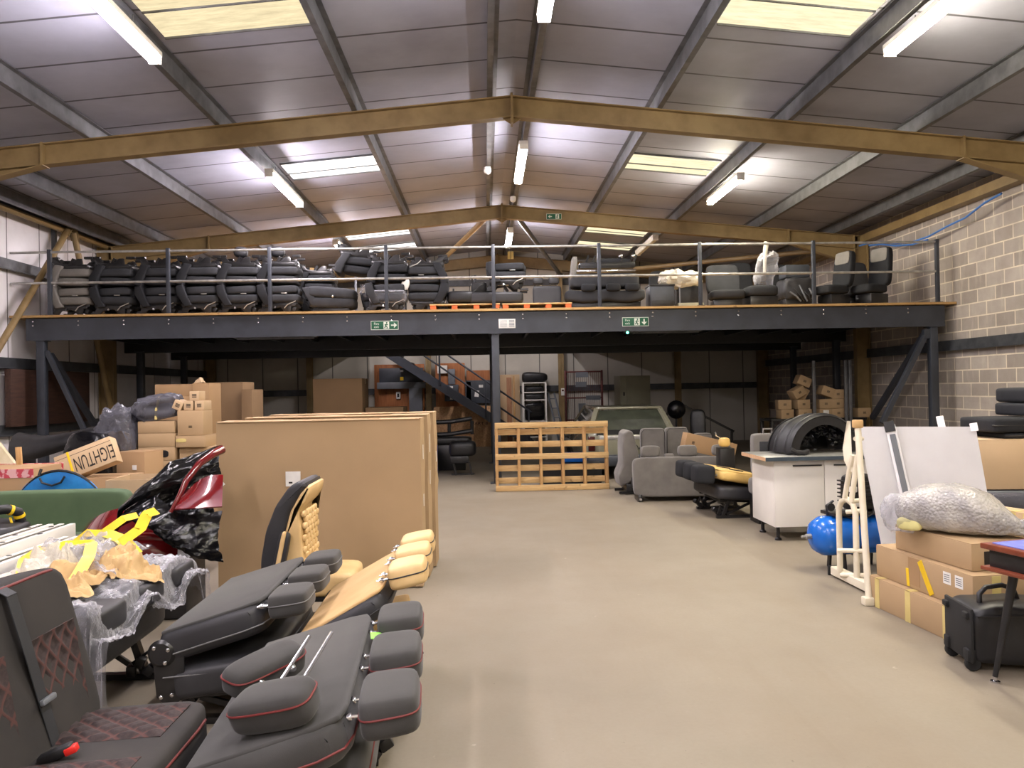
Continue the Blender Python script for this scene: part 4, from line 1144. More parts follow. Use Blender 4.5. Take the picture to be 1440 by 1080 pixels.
for i, (x0, x1, y0, z0, z1, lab, tp) in enumerate(((-3.35, -2.4, 15.1, .95, 1.88, 'large dark taped carton seen over the huge cartons', 'tape'), (-3.9, -1.6, 15.0, 0, .94, 'very wide dark carton beneath the large dark taped one', None), (-2.36, -1.62, 15.2, .95, 1.3, 'low dark carton to the right of the large dark taped one', None))):
    carton('cardboard_box', lab, x0, x1, y0, y0 + .8, z0, z1, 'carddark', 0, tape=tp)

# ------------------------------------------------------------------ right side
# white base unit with worktop
t = thing('kitchen_base_unit', 'white two door kitchen base unit with black bar handles', 'cabinet', (3.45, 8.08, 0), 0)
MB().box((0, 0, .49), (1.05, .62, .68), bev=.003).build('carcass', M['white'], t)
for s_ in (-1, 1):
    d = MB().box((s_ * .262, -.32, .49), (.518, .02, .68), bev=.002).build('door', M['white'], t)
    MB().box((s_ * .262 + (.08 if s_ < 0 else -.02) , -.345, .775), (.30, .012, .014), bev=.003).box((s_ * .262 + (.08 if s_ < 0 else -.02) - .12, -.335, .775), (.012, .025, .012), bev=0).box((s_ * .262 + (.08 if s_ < 0 else -.02) + .12, -.335, .775), (.012, .025, .012), bev=0).build('handle', M['black'], d)
    for y in (-.22, .22):
        MB().lathe([(.035, 0), (.035, .015), (.018, .03), (.018, .12), (.03, .15)], 12, T((s_ * .45, y, 0))).build('leg', M['black'], t)
t = tag(MB().box((0, 0, .02), (1.28, .72, .04), bev=.003).build('worktop', M['worktop'], None), 'loose grey worktop lying on the white base unit, raw chipboard end', 'worktop'); t.location = (3.45, 8.02, .832)
MB().box((0, -.3612, .02), (1.275, .003, .038), bev=0).build('front_edge', M['worktop_edge'], t)
MB().box((-.6412, 0, .02), (.003, .715, .038), bev=0).build('chipboard_end', M['chip'], t)
# black wheel arch on the worktop
t = thing('wheel_arch_liner', 'big black ribbed wheel arch liner with torn film standing on the grey worktop', 'car part', (3.52, 8.12, .873), 14)
def arch(u, v):
    a = math.pi * u
    r = .385 + .025 * math.sin(v * 16) * (v < .7) - .05 * v ** 3
    return (r * math.cos(a) * 1.08, -.16 + .46 * v, .012 + (r - .01) * math.sin(a))
MB().grid(arch, 40, 28, .012).build('arch_shell', M['black'], t, 60)
def arch_lip(u, v):
    a = math.pi * u; r = .385 - .085 * v
    return (r * math.cos(a) * 1.08, -.16 - .012 * v, .012 + (r - .01) * math.sin(a))
MB().grid(arch_lip, 40, 3, .01).build('front_lip', M['black'], t, 60)
def torn(u, v):
    a = math.pi * (.08 + .84 * u); r = .33 - v * (.16 + .12 * abs(noise.noise(V((u * 6, 0, 3)))))
    q = V((u * 9, v * 7, 1))
    return (r * math.cos(a) * 1.08, -.12 + .03 * ridge(q, 1), .02 + r * math.sin(a))
MB().grid(torn, 50, 14, 0).build('torn_film', M['blackfilm'], t, 50)
MB().tube([(-.45, -.2, .06), (-.40, -.22, .03), (-.33, -.24, .02), (-.26, -.22, .035)], .03, 10).build('mounting_foot', M['black'], t)
MB().grid(lambda u, v: (.40 * math.cos(math.pi * u), .28, .012 + .36 * v * math.sin(math.pi * u)), 24, 8, .008).build('back_panel', M['blackmetal'], t, 60)
# compressor
t = thing('air_compressor', 'blue tank air compressor behind the cream frame', 'compressor', (3.12, 6.55, 0), (0, 0, 8))
MB().lathe([(0, -.36), (.06, -.355), (.13, -.32), (.165, -.26), (.17, -.2), (.17, .34), (.13, .42), (.0, .46)], 28, T((0, 0, .30), (0, 90, 0))).build('tank', M['blue'], t, 40)
MB().lathe([(.022, 0), (.022, .05), (.012, .055), (.012, .09)], 10, T((-.355, 0, .30), (0, -90, 0))).build('drain_valve', M['rail'], t)
for x in (-.12, .28):
    for y in (-.1, .1): MB().bar((x, y, .16), (x, y * 1.2, 0.0), .04, .02, (1, 0, 0)).build('foot', M['black'], t)
MB().tube([(x_, .172 * math.cos(a_), .30 + .172 * math.sin(a_)) for x_, a_ in [(.02, k_ * .35) for k_ in range(18)]], .012, 6).build('tank_band', M['blackmetal'], t)
m = MB().sq((.1, .0, .66), (.26, .2, .32), e=5, n=5)
for i in range(6): m.box((.1, 0, .58 + i * .035), (.275, .215, .012), bev=.003)
m.build('pump_head', M['blackmetal'], t)
MB().box((.05, 0, .49), (.5, .22, .03), bev=.005).build('motor_plate', M['blackmetal'], t)
MB().lathe([(.09, -.14), (.1, -.1), (.1, .1), (.09, .14)], 20, T((.3, 0, .62), (90, 0, 0))).build('motor', M['black'], t)
MB().tube([(-.2, 0, .46), (-.22, -.02, .56), (-.16, -.03, .6)], .01, 8).lathe([(.035, 0), (.035, .02)], 14, T((-.2, -.04, .55), (90, 0, 0))).build('pressure_gauge', M['black'], t)
MB().tube([(-.1, -.05, .48), (.0, -.16, .44), (.12, -.17, .5), (.18, -.1, .66)], .008, 8).build('hose', M['black'], t)
for x_, y_, z_ in ((-.02, -.1, .70), (.0, -.12, .58)): MB().box((x_, y_, z_), (.06, .04, .05), bev=.008).build('valve', M['white'], t)
# cream tube frame
t = thing('folding_tube_rack', 'cream painted folding tube frame standing in front of the blue compressor', 'frame', (0, 0, 0), 0)
def cr(*pp): return [at(*p) for p in pp]
base_l = V((2.88, 6.32, .05)); base_r = V((2.90, 5.55, .05))
MB().bar(base_l, base_r, .07, .07, bev=.006).build('base_rail', M['creammetal'], t)
MB().box(base_l + V((0, .035, -.01)), (.075, .03, .08), bev=.006).build('end_cap', M['rubber'], t)
P0 = at(1206, 596, 5.75); P1 = at(1222, 846, 5.47)
P1.z = .035
MB().tube([P0, P1], .024, 12).build('front_tube', M['creammetal'], t)
MB().lathe([(.036, -.03), (.04, -.02), (.04, .02), (.036, .03)], 16, Matrix.Translation(P0)).build('tube_cap', M['tan'], t)
MB().box(P1 + V((0, 0, -.005)), (.09, .07, .06), bev=.01).build('foot', M['creammetal'], t)
hoop = [V((2.89, 6.05, .07)), V((2.89, 6.05, .60)), V((2.89, 6.02, .67)), V((2.89, 5.95, .71)), V((2.89, 5.88, .67)), V((2.89, 5.85, .60)), V((2.89, 5.85, .07))]
hoop = [V((2.83 + .02, 6.15, .07)), V((2.85, 6.15, .58)), V((2.86, 6.12, .65)), V((2.87, 6.05, .68)), V((2.88, 5.97, .65)), V((2.88, 5.93, .58)), V((2.88, 5.93, .07))]
MB().tube(hoop, .023, 12).build('hoop_handle', M['creammetal'], t)
for pp in (((1188, 700, 6.0), (1194, 665, 5.95), (1200, 640, 5.9)), ((1197, 706, 5.85), (1202, 670, 5.85), (1206, 640, 5.82))):
    MB().tube(cr(*pp), .02, 10).build('side_tube', M['creammetal'], t)
a = cr((1191, 592, 6.0), (1196, 592, 6.0), (1199, 664, 5.9), (1194, 662, 5.95), (1187, 648, 6.0), (1185, 630, 6.0), (1188, 610, 6.0))
b = bmesh.new(); vs = [b.verts.new(p) for p in a]; b.faces.new(vs); bmesh.ops.solidify(b, geom=b.faces[:], thickness=.04); bmesh.ops.recalc_face_normals(b, faces=b.faces)
MB().join(b).build('hinge_bracket', M['creammetal'], t)
for pa_, pb_ in (((1197, 705, 5.9), (1216, 703, 5.9)), ((1190, 720, 6.0), (1218, 718, 5.9)), ((1178, 774, 6.0), (1220, 775, 5.88)), ((1183, 809, 6.1), (1222, 809, 5.85)), ((1203, 617, 5.8), (1212, 617, 6.0))):
    MB().tube([at(*pa_), at(*pb_)], .018, 10).build('cross_tube', M['creammetal'], t)
MB().bar(V((2.92, 5.66, .05)), V((2.96, 5.7, .05)), .06, .05).build('base_rail', M['creammetal'], t)
# whiteboard panel leaning
def leaning(name, label, cat, p_tl, p_tr, p_br, p_bl, th, mt):
    q = [at(*p) for p in (p_tl, p_tr, p_br, p_bl)]
    c = sum(q, V((0, 0, 0))) / 4
    b = bmesh.new(); vs = [b.verts.new(p - c) for p in q]; b.faces.new(vs)
    bmesh.ops.solidify(b, geom=b.faces[:], thickness=th); bmesh.ops.recalc_face_normals(b, faces=b.faces)
    o = MB().join(b).build(name, M[mt]); o.location = c
    return tag(o, label, cat), q, c
TL, TR = at(1207, 600, 6.15), at(1372, 600, 5.8)
BL, BR = V((3.10, 5.62, .02)), V((3.93, 5.2, .02))
BL = V((TL.x + .10, TL.y - .24, .012)); BR = V((TR.x + .04, TR.y - .24, .012))
b = bmesh.new(); vs = [b.verts.new(p - TL) for p in (TL, TR, BR, BL)]; b.faces.new(vs)
bmesh.ops.solidify(b, geom=b.faces[:], thickness=.022); bmesh.ops.recalc_face_normals(b, faces=b.faces)
wb = tag(MB().join(b).build('white_board', M['whiteboard']), 'large plain white board leaning behind the stacked long cartons', 'board'); wb.location = TL
n_ = (TR - TL).cross(BL - TL).normalized()
if n_.y > 0: n_ = -n_
def onb(u, v, o=.006): return (TR - TL) * u + (BL - TL) * v + n_ * o
MB().bar(onb(.28, -.01, .03), onb(.31, .99, .03), .075, .012, n_).build('clear_tape_strip', M['whiteboard'], wb)
MB().bar(onb(.285, .05, .042), onb(.315, .99, .042), .042, .014, n_).build('grey_strip', M['grey'], wb)
MB().bar(onb(.27, -.03, .045), onb(.275, .035, .045), .075, .02, n_).build('dark_clip', M['black'], wb)
MB().bar(onb(.98, -.02, .03), onb(.98, .03, .03), .05, .02, n_).build('corner_clip', M['whiteboard'], wb)
MB().bar(onb(.73, -.07, -.06), onb(.73, .1, -.03), .05, .02, n_).build('rear_prop', M['whiteboard'], wb)
# stacked long cartons
bx = dict(group='long cartons stacked on the right')
dirv = V((2.83, 4.68, 0)) - V((2.76, 5.48, 0))
rzb = math.degrees(math.atan2(dirv.y, dirv.x))           # long axis in plan
def longbox(name, label, near, L, w, h, z0, rz, mt, off=(0, 0), strips=(), extra=None):
    """local x runs along the box towards the camera; its long side faces the aisle"""
    o = MB().box((0, 0, h / 2), (L, w, h), bev=.006).box((0, w * .25, h + .002), (L * .995, w * .49, .005), bev=.001).box((0, -w * .25, h + .002), (L * .995, w * .49, .005), bev=.001).build(name, M[mt])
    d = V((math.cos(R(rz)), math.sin(R(rz)), 0)); s_ = V((-d.y, d.x, 0))
    c = V((*near, z0)) - d * L / 2 + s_ * w / 2
    o.location = c; o.rotation_euler = (0, 0, R(rz))
    tag(o, label, 'box', 'long cartons stacked on the right')
    for sx, sw in strips:
        m = MB().box((sx * L, -w / 2 - .0008, h / 2), (sw, .0016, h), bev=0).box((sx * L, -w * .25, h + .0056), (sw, w * .5, .0016), bev=0)
        m.build('packing_tape', M['tape'], o)
    if extra: extra(o, L, w, h)
    return o
o = longbox('long_cardboard_box', 'long taped carton at the bottom of the right hand stack, on the floor', (2.83, 4.66), .86, .62, .205, 0, rzb, 'card', strips=((-.36, .05), (.04, .055), (.47, .05)))
def ex2(o, L, w, h):
    MB().bar((-.0, -w / 2 - .003, h - .01), (.12, -w / 2 - .003, .01), .05, .003, (0, -1, 0)).build('yellow_tape', M['yellowtape'], o)
    MB().bar((-.13, -w / 2 - .003, h * .6), (-.12, -w / 2 - .003, .01), .03, .003, (0, -1, 0)).build('yellow_tape', M['yellowtape'], o)
    MB().box((-.06, -w / 2 - .001, h * .55), (.12, .002, h * .85), bev=0).build('torn_patch', M['card2'], o)
    for sx in (.27, .38):
        l = MB().box((sx * L, -w / 2 - .001, h * .72), (.07, .0015, .075), bev=0).build('paper_label', M['paper'], o)
        m = MB()
        for j in range(4): m.box((sx * L, -w / 2 - .0022, h * .72 + .02 - j * .013), (.05, .001, .005), bev=0)
        m.build('printed_lines', M['grey'], l)
    for sy in (.32, -.25): MB().box((L / 2 + .0008, sy * w, h * .72), (.0016, .06, h * .55), bev=0).build('packing_tape', M['tape'], o)
o = longbox('long_cardboard_box', 'long carton with yellow tape and two white labels, middle of the right stack', (2.90, 4.52), .98, .62, .215, .212, rzb, 'card', extra=ex2)
def ex3(o, L, w, h):
    l = MB().box((L / 2 + .001, -w * .3, h * .45), (.0015, .05, .09), bev=0).build('printed_mark', M['ink'], o)
    MB().box((L / 2 + .003, w * .2, -.005), (.03, .2, .02), bev=.004).build('paper_scrap', M['paper'], o)
o = longbox('long_cardboard_box', 'shorter brown carton on top of the right stack under the bubble wrapped part', (2.96, 4.62), .72, .56, .165, .434, rzb + 2, 'card', extra=ex3)
# bubble wrapped part
t = thing('bubble_wrapped_part', 'grey bubble wrapped car part with taped ends on the top carton of the right stack', 'parcel', (3.13, 4.95, .605), (0, 0, -42))
def bub(p):
    x = p.x
    k = .42 + .58 * max(0, 1 - abs((x + .10) / .46) ** 2.6)
    tail = .5 + .5 * math.tanh((x - .22) * 9)
    q = p * 9
    z = (p.z + .15) * k * (1 - .45 * tail)
    return (x + .015 * noise.noise(q), p.y * (k * (1 - .35 * tail)) + .02 * noise.noise(q + V((5, 0, 0))), max(0.0, z) + .012 * ridge(q, .8) + .05 * tail * 0)
MB().sq((0, 0, .0), (.82, .42, .31), e=3, n=16, f=bub).build('bubble_wrap', M['bubble'], t, 70)
MB().sq((-.36, -.03, .105), (.22, .24, .2), e=2.6, n=12, f=lambda p: p * (1 + .25 * ridge(p * 9, 1))).build('loose_wrap_end', M['clear'], t, 50)
MB().sq((-.30, -.12, .05), (.16, .1, .09), e=3, n=6).build('yellow_foam', mat('pale_yellow_foam', (226, 218, 150), rough=.8), t, 60)
MB().tube([(.33, 0, .07), (.40, .0, .10), (.47, .01, .13)], .05, 12, r2=.075).build('taped_tail', M['clear'], t, 60)
# holdall
t = thing('wheeled_holdall', 'black wheeled holdall with carry handle beside the bottom long carton', 'bag', (3.05, 4.24, 0), -8)
def hold(p):
    sag = .02 * noise.noise(p * 6)
    return (p.x, p.y + sag, p.z + (.02 * noise.noise(p * 5) if p.z > .05 else 0))
MB().sq((0, 0, .20), (.78, .34, .33), e=7, n=10, f=hold).build('bag_body', M['blackmetal'] if False else M['black'], t, 60)
MB().box((-.385, 0, .20), (.02, .32, .30), bev=.01).build('end_panel', M['rubber'], t)
for y in (-.12, .12):
    w_ = MB().lathe([(.035, -.014), (.042, -.008), (.042, .008), (.035, .014)], 16, T((-.37, y, .042), (90, 0, 0))).build('wheel', M['rubber'], t)
    MB().box((-.385, y, .09), (.05, .06, .07), bev=.012).build('wheel_housing', M['rubber'], t)
    MB().box((-.40, y, .31), (.03, .05, .035), bev=.008).build('corner_guard', M['rubber'], t)
MB().tube([(-.30, -.06, .35), (-.30, -.06, .41), (-.25, -.03, .44), (-.15, .0, .445), (-.08, .02, .42), (-.06, .02, .36)], .014, 10).build('carry_handle', M['black'], t, 60)
MB().tube([(-.36, -.172, .31), (0, -.174, .325), (.36, -.172, .31)], .005, 6).build('zip', M['blackmetal'], t)
# table
t = thing('card_table', 'table with red brown rim, blue cloth top and black leg at the right edge', 'table', (3.17, 3.86, 0), 14)
MB().box((.0, .0, .66), (.90, .54, .09), bev=.004).build('apron', M['black'], t)
MB().box((0, 0, .722), (.96, .60, .03), bev=.006).build('top_rim', mat('red_brown_varnished_wood', (128, 62, 40), (104, 46, 30), rough=.3, scale=9), t)
MB().box((0, 0, .739), (.88, .52, .006), bev=.001).build('cloth_top', M['bluefelt'], t)
MB().box((0, 0, .605), (.96, .60, .02), bev=.004).build('lower_rim', mat('red_brown_rim', (128, 62, 40), rough=.35), t)
for sx in (-1, 1):
    for sy in (-1, 1):
        p0 = V((sx * .36, sy * .2, .60)); p1 = V((sx * .44, sy * .26, .03))
        l = MB().tube([p0, p1], .024, 12, r2=.013).build('leg', M['black'], t)
        MB().lathe([(.024, 0), (.024, .008), (.012, .014), (.012, .035)], 14, T((p1.x, p1.y, 0))).build('adjustable_foot', M['chrome'], l)
t = tag(MB().lathe([(.045, 0), (.048, .01), (.046, .24), (.04, .25)], 18, T((0, 0, .048), (0, 90, 0))).build('brown_roll', M['copper'], None), 'brown wrapped roll lying on the blue cloth table top', 'roll'); t.location = (2.90, 3.90, .743); t.rotation_euler = (0, 0, R(6))
# stacked cartons, film and dark cushions at the right edge
o = carton('cardboard_box', 'large plain carton at the right edge under the stacked dark cushions', 4.05, 4.95, 6.2, 6.9, .70, 1.11, 'card3', -8)
o = carton('film_wrapped_box', 'low box wrapped in grey plastic film under the plain carton at the right edge', 4.02, 4.98, 6.15, 6.95, 0, .69, 'grey', -8, flaps=False)
MB().sq((0, 0, .345), (1.04, .88, .69), e=9, n=26, f=lambda p: V((p.x * (1 + .05 * ridge(V((p.x * 9, p.y * 9, p.z * 3)), 1)), p.y * (1 + .07 * ridge(V((p.x * 9, p.y * 9, p.z * 3)), 1)), p.z))).build('wrapping_film', M['greyfilm'], o, 60)
zc = 1.12
for i, (dx, w_, h_, lab) in enumerate(((.22, .62, .045, 'thin dark cushion at the bottom of the pile on the plain carton'), (.06, .52, .125, 'dark grey square cushion lying low on the left of the cushion pile'), (.42, .6, .115, 'dark grey cushion, second from the top of the cushion pile'), (.43, .6, .13, 'dark grey cushion, top of the cushion pile at the right edge'))):
    z0 = {0: 1.117, 1: 1.165, 2: 1.295, 3: 1.41}[i]
    t = tag(MB().sq((0, 0, h_ / 2), (w_, .5, h_), e=9, n=7).build('dark_cushion', M['darkseat'], None, 60), lab, 'cushion', 'dark cushions at the right edge')
    t.location = (4.42 + dx, 6.5, z0)
    MB().tube([(a_ * w_ / 2 * .985, b_ * .5 / 2 * .985, h_ * .5) for a_, b_ in ((-1, -.9), (-.9, -1), (0, -1.0), (.9, -1), (1, -.9))], .006, 6).build('piping', M['darkpipe'], t)
o = longbox('long_cardboard_box', 'tall narrow long carton with pale tape bands behind the bubble wrapped part', (3.80, 4.52), .95, .16, .70, 0, -72, 'card3', strips=((-.2, .05), (-.1, .04), (.25, .05), (.36, .04)))

# ------------------------------------------------------------------ middle ground
# big pallet on edge
t = thing('wooden_pallet', 'large pale wooden pallet standing on its edge beside the mezzanine post', 'pallet', (1.04, 12.2, 0), (-3, 0, .5))
Wp, Hp = 1.80, 1.08
for i, z in enumerate((.045, .54, 1.035)):
    MB().box((0, -.075, z), (Wp, .022, .09), bev=.003).build('front_board', M['pine'], t)
for i in range(6): MB().box((-Wp / 2 + .025 + i * (Wp - .05) / 5, 0, Hp / 2), (.045, .125, Hp - .01), bev=.003).build('stringer', M['pinez'], t)
for i, z in enumerate((.16, .355, .73, .93)):
    MB().box((0, .075, z), (Wp, .022, .095), bev=.003).build('back_board', M['pine'], t)
# grey seats group
def headrest2(parent, loc, size, m, pm=None):
    MB().sq(loc, size, e=4, n=6).build('headrest', m, parent, 60)
t = thing('grey_velour_bench', 'wide grey velour bench backrest with three headrests, back turned to the aisle', 'seat', (2.74, 10.72, 0), (-6, 0, -3))
def bb(p): return (p.x * (1 + .02 * (p.z + .28)), p.y, p.z)
MB().sq((0, 0, .34), (1.36, .17, .56), e=9, n=9, f=bb).build('backrest', M['greyseat'], t, 60)
for x in (-.42, .10, .58):
    headrest2(t, (x, .02, .70), (.27, .11, .16), M['greyseat'])
    for s_ in (-1, 1): MB().tube([(x + s_ * .07, .02, .58), (x + s_ * .07, .02, .66)], .007, 6).build('headrest_post', M['chrome'], t)
MB().box((-.16, .02, .635), (.12, .1, .06), bev=.015).build('belt_guide', M['greyseat'], t)
MB().sq((0, .3, .26), (1.3, .5, .2), e=8, n=6).build('seat_cushion', M['darkseat'], t, 60)
for x in (-.6, .6): MB().box((x, .1, .05), (.06, .4, .1), bev=.01).build('floor_bracket', M['blackmetal'], t)
MB().lathe([(.02, 0), (.02, .02)], 10, T((-.6, -.09, .03), (90, 0, 0))).build('bolt', M['chrome'], t)
# grey single seat in profile
t = thing('grey_seat_unit', 'grey single seat in profile facing right beside the pallet', 'seat', (2.24, 11.68, 0), 0)
sil = [(-.24, .12), (-.27, .3), (-.20, .45), (-.20, .75), (-.18, .92), (-.11, .97), (-.04, .94), (-.0, .8), (.05, .55), (.02, .42), (-.05, .2)]
MB().prism(sil, .48, 'Y', bev=.035, seg=4).build('backrest', M['greyseat'], t, 60)
MB().sq((.16, 0, .27), (.56, .48, .2), e=5, n=8, rot=(0, -8, 0)).build('seat_cushion', M['greyseat'], t, 60)
MB().bar((-.26, -.2, .03), (.42, -.2, .03), .05, .04).bar((-.26, .2, .03), (.42, .2, .03), .05, .04).bar((-.06, -.24, .1), (.02, -.24, .4), .04, .02, (1, 0, 0)).box((.1, 0, .1), (.5, .42, .12), bev=.01).build('base_frame', M['blackmetal'], t)
# grey seat backs further in
for x, y, w_, z1, rz, lab, mt in ((2.70, 12.4, .40, .93, -4, 'upright grey seat behind the wide grey bench, left of two near the car', 'greyseat'), (3.18, 12.75, .40, .92, 3, 'upright grey seat back behind the wide grey bench, right of two', 'greyseat'), (3.78, 13.3, .32, .78, 0, 'small grey seat back behind the long tilted carton', 'greyseat')):
    t = thing('grey_seat_unit', lab, 'seat', (x, y, 0), (0, 0, rz))
    MB().sq((0, 0, z1 - .3), (w_, .12, .62), rot=(-6, 0, 0), e=8, n=8).build('backrest', M[mt], t, 60)
    MB().tube([(-w_ * .46, -.07, z1 - .56), (-w_ * .46, -.085, z1 - .06), (-w_ * .38, -.09, z1 - .01), (w_ * .38, -.09, z1 - .01), (w_ * .46, -.085, z1 - .06), (w_ * .46, -.07, z1 - .56)], .006, 6).build('piping', M['darkpipe'], t)
    MB().sq((0, .27, .32), (w_, .46, .16), e=6, n=6).build('seat_cushion', M[mt], t, 60)
    MB().box((0, .2, .12), (w_ * .9, .5, .24), bev=.01).build('base_frame', M['blackmetal'], t)
# long tilted carton between the seats
o = carton('long_tilted_box', 'long brown carton lying tilted across the grey seats behind the wide bench', 2.95, 3.75, 11.5, 11.72, .56, .82, 'card2', rot=(0, 14, 4), printed=pr_print(-.35, .5, .04, .05), flaps=False)
carton('cardboard_box', 'dark box carrying the long tilted carton', 2.95, 3.7, 11.35, 11.85, 0, .46, 'carddark', 0)
# yellow cream folded bench with dark headrests
tY = folded_bench('folded_van_bench', 'yellow cream folded bench with three dark headrests beside the white base unit', (3.32, 9.62, 0), 183, 1.02, .56, .50, 10,
             M['yellowcream'], M['yellowcream'], None, M['darkseat'], (-.32, .0, .32), hs=(.24, .28, .23), th=.12, cushm=M['vinyl'], hinge=False, drop=.09)
for x_, y_ in ((.30, -.12), (.24, .16)):
    MB().box((0, 0, 0), (.16, .07, .012), bev=.003, M=T((0, 0, .50), (0, -10, 0)) @ T((x_, y_, .010))).build('pocket_slot', M['black'], tY)
# grey seat with recessed panel by the worktop
t = thing('recessed_seat_unit', 'grey seat with a recessed back panel standing upright behind the worktop end', 'seat', (3.27, 8.86, 0), 0)
MB().sq((0, 0, .80), (.36, .14, .48), e=9, n=7).build('backrest', M['greyseat'], t, 60)
MB().box((0, -.068, .80), (.22, .02, .30), bev=.006).build('back_panel', M['midseat'], t)
MB().bar((-.02, -.084, .90), (.02, -.084, .88), .012, .008).build('pull_tab', M['black'], t)
MB().tube([(-.04, 0, 1.03), (-.04, 0, 1.09), (.06, 0, 1.09), (.06, 0, 1.03)], .012, 8).build('grab_loop', M['greyseat'], t)
MB().sq((0, .05, .42), (.36, .3, .2), e=6, n=6).build('seat_cushion', M['greyseat'], t, 60)
MB().box((0, .05, .16), (.3, .3, .32), bev=.01).build('base_frame', M['blackmetal'], t)
t = thing('loose_headrest', 'yellow cream headrest on end beside the grey recessed seat', 'headrest', (3.22, 10.3, 0), (0, 0, 0))
MB().sq((0, 0, .84), (.15, .11, .13), e=3, n=7).build('pad', M['yellowcream'], t, 60)
MB().tube([(-.05, 0, .9), (-.11, 0, .93), (-.12, .0, .98)], .012, 8).build('post', M['chrome'], t)
MB().box((.03, .06, .38), (.2, .2, .76), bev=.01).build('stand', M['blackmetal'], t)

# parked car
t = thing('parked_car', 'pale olive car seen from behind, parked beyond the pallet and grey seats', 'car', (2.60, 13.6, 0), 0)
def hull(pts, L, mt, name, bev=.04): return MB().prism(pts, L, 'Y', bev=bev, seg=3, M=T((0, L / 2, 0))).build(name, M[mt], t, 50)
hull([(-.80, .22), (-.84, .5), (-.78, .82), (.78, .82), (.84, .5), (.80, .22)], 3.6, 'olive', 'body')
m = MB()
for s_ in (-1, 1):
    m.bar((s_ * .74, .05, .80), (s_ * .57, .35, 1.22), .09, .07)
    m.bar((s_ * .57, .35, 1.22), (s_ * .57, 1.9, 1.24), .07, .06); m.bar((s_ * .57, 1.9, 1.24), (s_ * .74, 2.7, .82), .07, .07)
m.box((0, 1.1, 1.235), (1.2, 1.6, .05), bev=.02)
m.build('cabin_frame', M['olive'], t)
q = [V((-.66, .06, .83)), V((.66, .06, .83)), V((.54, .33, 1.20)), V((-.54, .33, 1.20))]
MB().grid(lambda u, v: q[0].lerp(q[1], u).lerp(q[3].lerp(q[2], u), v), 4, 4, .008).build('rear_window', M['glass'], t)
MB().bar((-.64, .0, .81), (.64, .0, .81), .03, .10).build('window_seal', M['black'], t)
for s_ in (-1, 1):
    q2 = [V((s_ * .77, .2, .83)), V((s_ * .76, 2.5, .83)), V((s_ * .6, 1.9, 1.2)), V((s_ * .6, .42, 1.2))]
    MB().grid(lambda u, v: q2[0].lerp(q2[1], u).lerp(q2[3].lerp(q2[2], u), v), 4, 4, .008).build('side_window', M['glass'], t)
tg = MB().box((0, -.02, .58), (1.24, .03, .38), bev=.01).build('tailgate', M['olive'], t)
MB().box((0, -.04, .72), (1.18, .012, .07), bev=.004).build('trim_strip', M['rail'], tg)
lettering('badge_lettering', 'VOLVO', .13, M['black'], tg, T((.02, -.0375, .535), (0, 0, 0), (1.25, 1, 1)) @ UP)
for s_ in (-1, 1): MB().box((s_ * .73, -.01, .62), (.12, .06, .26), bev=.015).build('tail_lamp', M['amber'], t)
MB().box((0, -.08, .32), (1.66, .2, .2), bev=.04).build('bumper', M['darkgrey'], t)
for s_ in (-1, 1):
    for y in (.7, 3.0): MB().lathe([(.2, -.09), (.3, -.08), (.31, 0), (.3, .08), (.2, .09)], 24, T((s_ * .74, y, .31), (0, 90, 0))).build('wheel', M['rubber'], t)
# ------------------------------------------------------------------ seats on the mezzanine
Z = MZ + .001
def folded_seat(name, label, m1, m2, loc, rot, group):
    """a single seat folded flat: base frame, cushion, backrest on it and a slanted side trim"""
    t = thing(name, label, 'seat', loc, rot, group)
    MB().sq((.05, 0, .275), (.60, .50, .15), e=6, n=6).build('seat_cushion', M[m1], t, 60)
    MB().sq((.04, 0, .43), (.56, .48, .145), e=6, n=6, rot=(0, -2, 0)).build('backrest', M[m1], t, 60)
    MB().prism([(-.37, .50), (-.25, .53), (-.20, .36), (-.10, .16), (-.23, .14), (-.36, .36)], .56, 'Y', bev=.02, seg=3).build('side_trim', M[m2], t, 60)
    MB().sq((.29, .0, .40), (.13, .26, .15), e=3, n=5).build('headrest', M[m1], t, 60)
    for s_ in (-1, 1):
        m = MB().bar((-.30, s_ * .18, .18), (.32, s_ * .18, .19), .04, .04)
        m.prism([(-.34, .0), (-.24, .0), (-.16, .1), (.02, .12), (.12, .03), (.2, .03), (.22, .2), (-.26, .2), (-.28, .1)], .03, 'Y', bev=.006, M=T((0, s_ * .19, 0)))
        m.bar((-.36, s_ * .18, .015), (-.2, s_ * .18, .015), .06, .03).bar((.24, s_ * .18, .02), (.38, s_ * .18, .02), .06, .04)
        m.lathe([(.04, -.02), (.05, 0), (.04, .02)], 10, T((-.32, s_ * .18, .05), (90, 0, 0)))
        m.build('leg_frame', M['blackmetal'], t)
    MB().tube([(-.2, -.2, .15), (-.2, .2, .15)], .018, 8).build('cross_tube', M['blackmetal'], t)
    MB().box((.0, 0, .165), (.58, .42, .07), bev=.015).bar((-.28, -.1, .14), (-.34, -.12, .0), .07, .05, (1, 0, 0)).bar((-.05, .1, .14), (.02, .1, .02), .08, .05, (1, 0, 0)).box((.22, -.1, .1), (.12, .1, .1), rot=(0, 25, 0), bev=.01).build('seat_pan', M['blackmetal'], t)
    MB().tube([(.1, -.24, .1), (.16, -.26, .16), (.3, -.26, .22)], .009, 6).build('release_lever', M['rail'], t)
    MB().lathe([(.018, 0), (.018, .03)], 8, T((-.06, -.2, .12), (90, 0, 0))).build('bolt', M['chrome'], t)
    MB().box((.1, -.255, .36), (.10, .012, .012), bev=.003).build('pull_strap', M['rail'], t)
    return t
GL = 'folded seats stacked in twos along the mezzanine'
ordn = ('leftmost', 'second from the left', 'third from the left', 'fourth from the left', 'fifth from the left', 'sixth from the left')
HH = 1.035
protos = {}
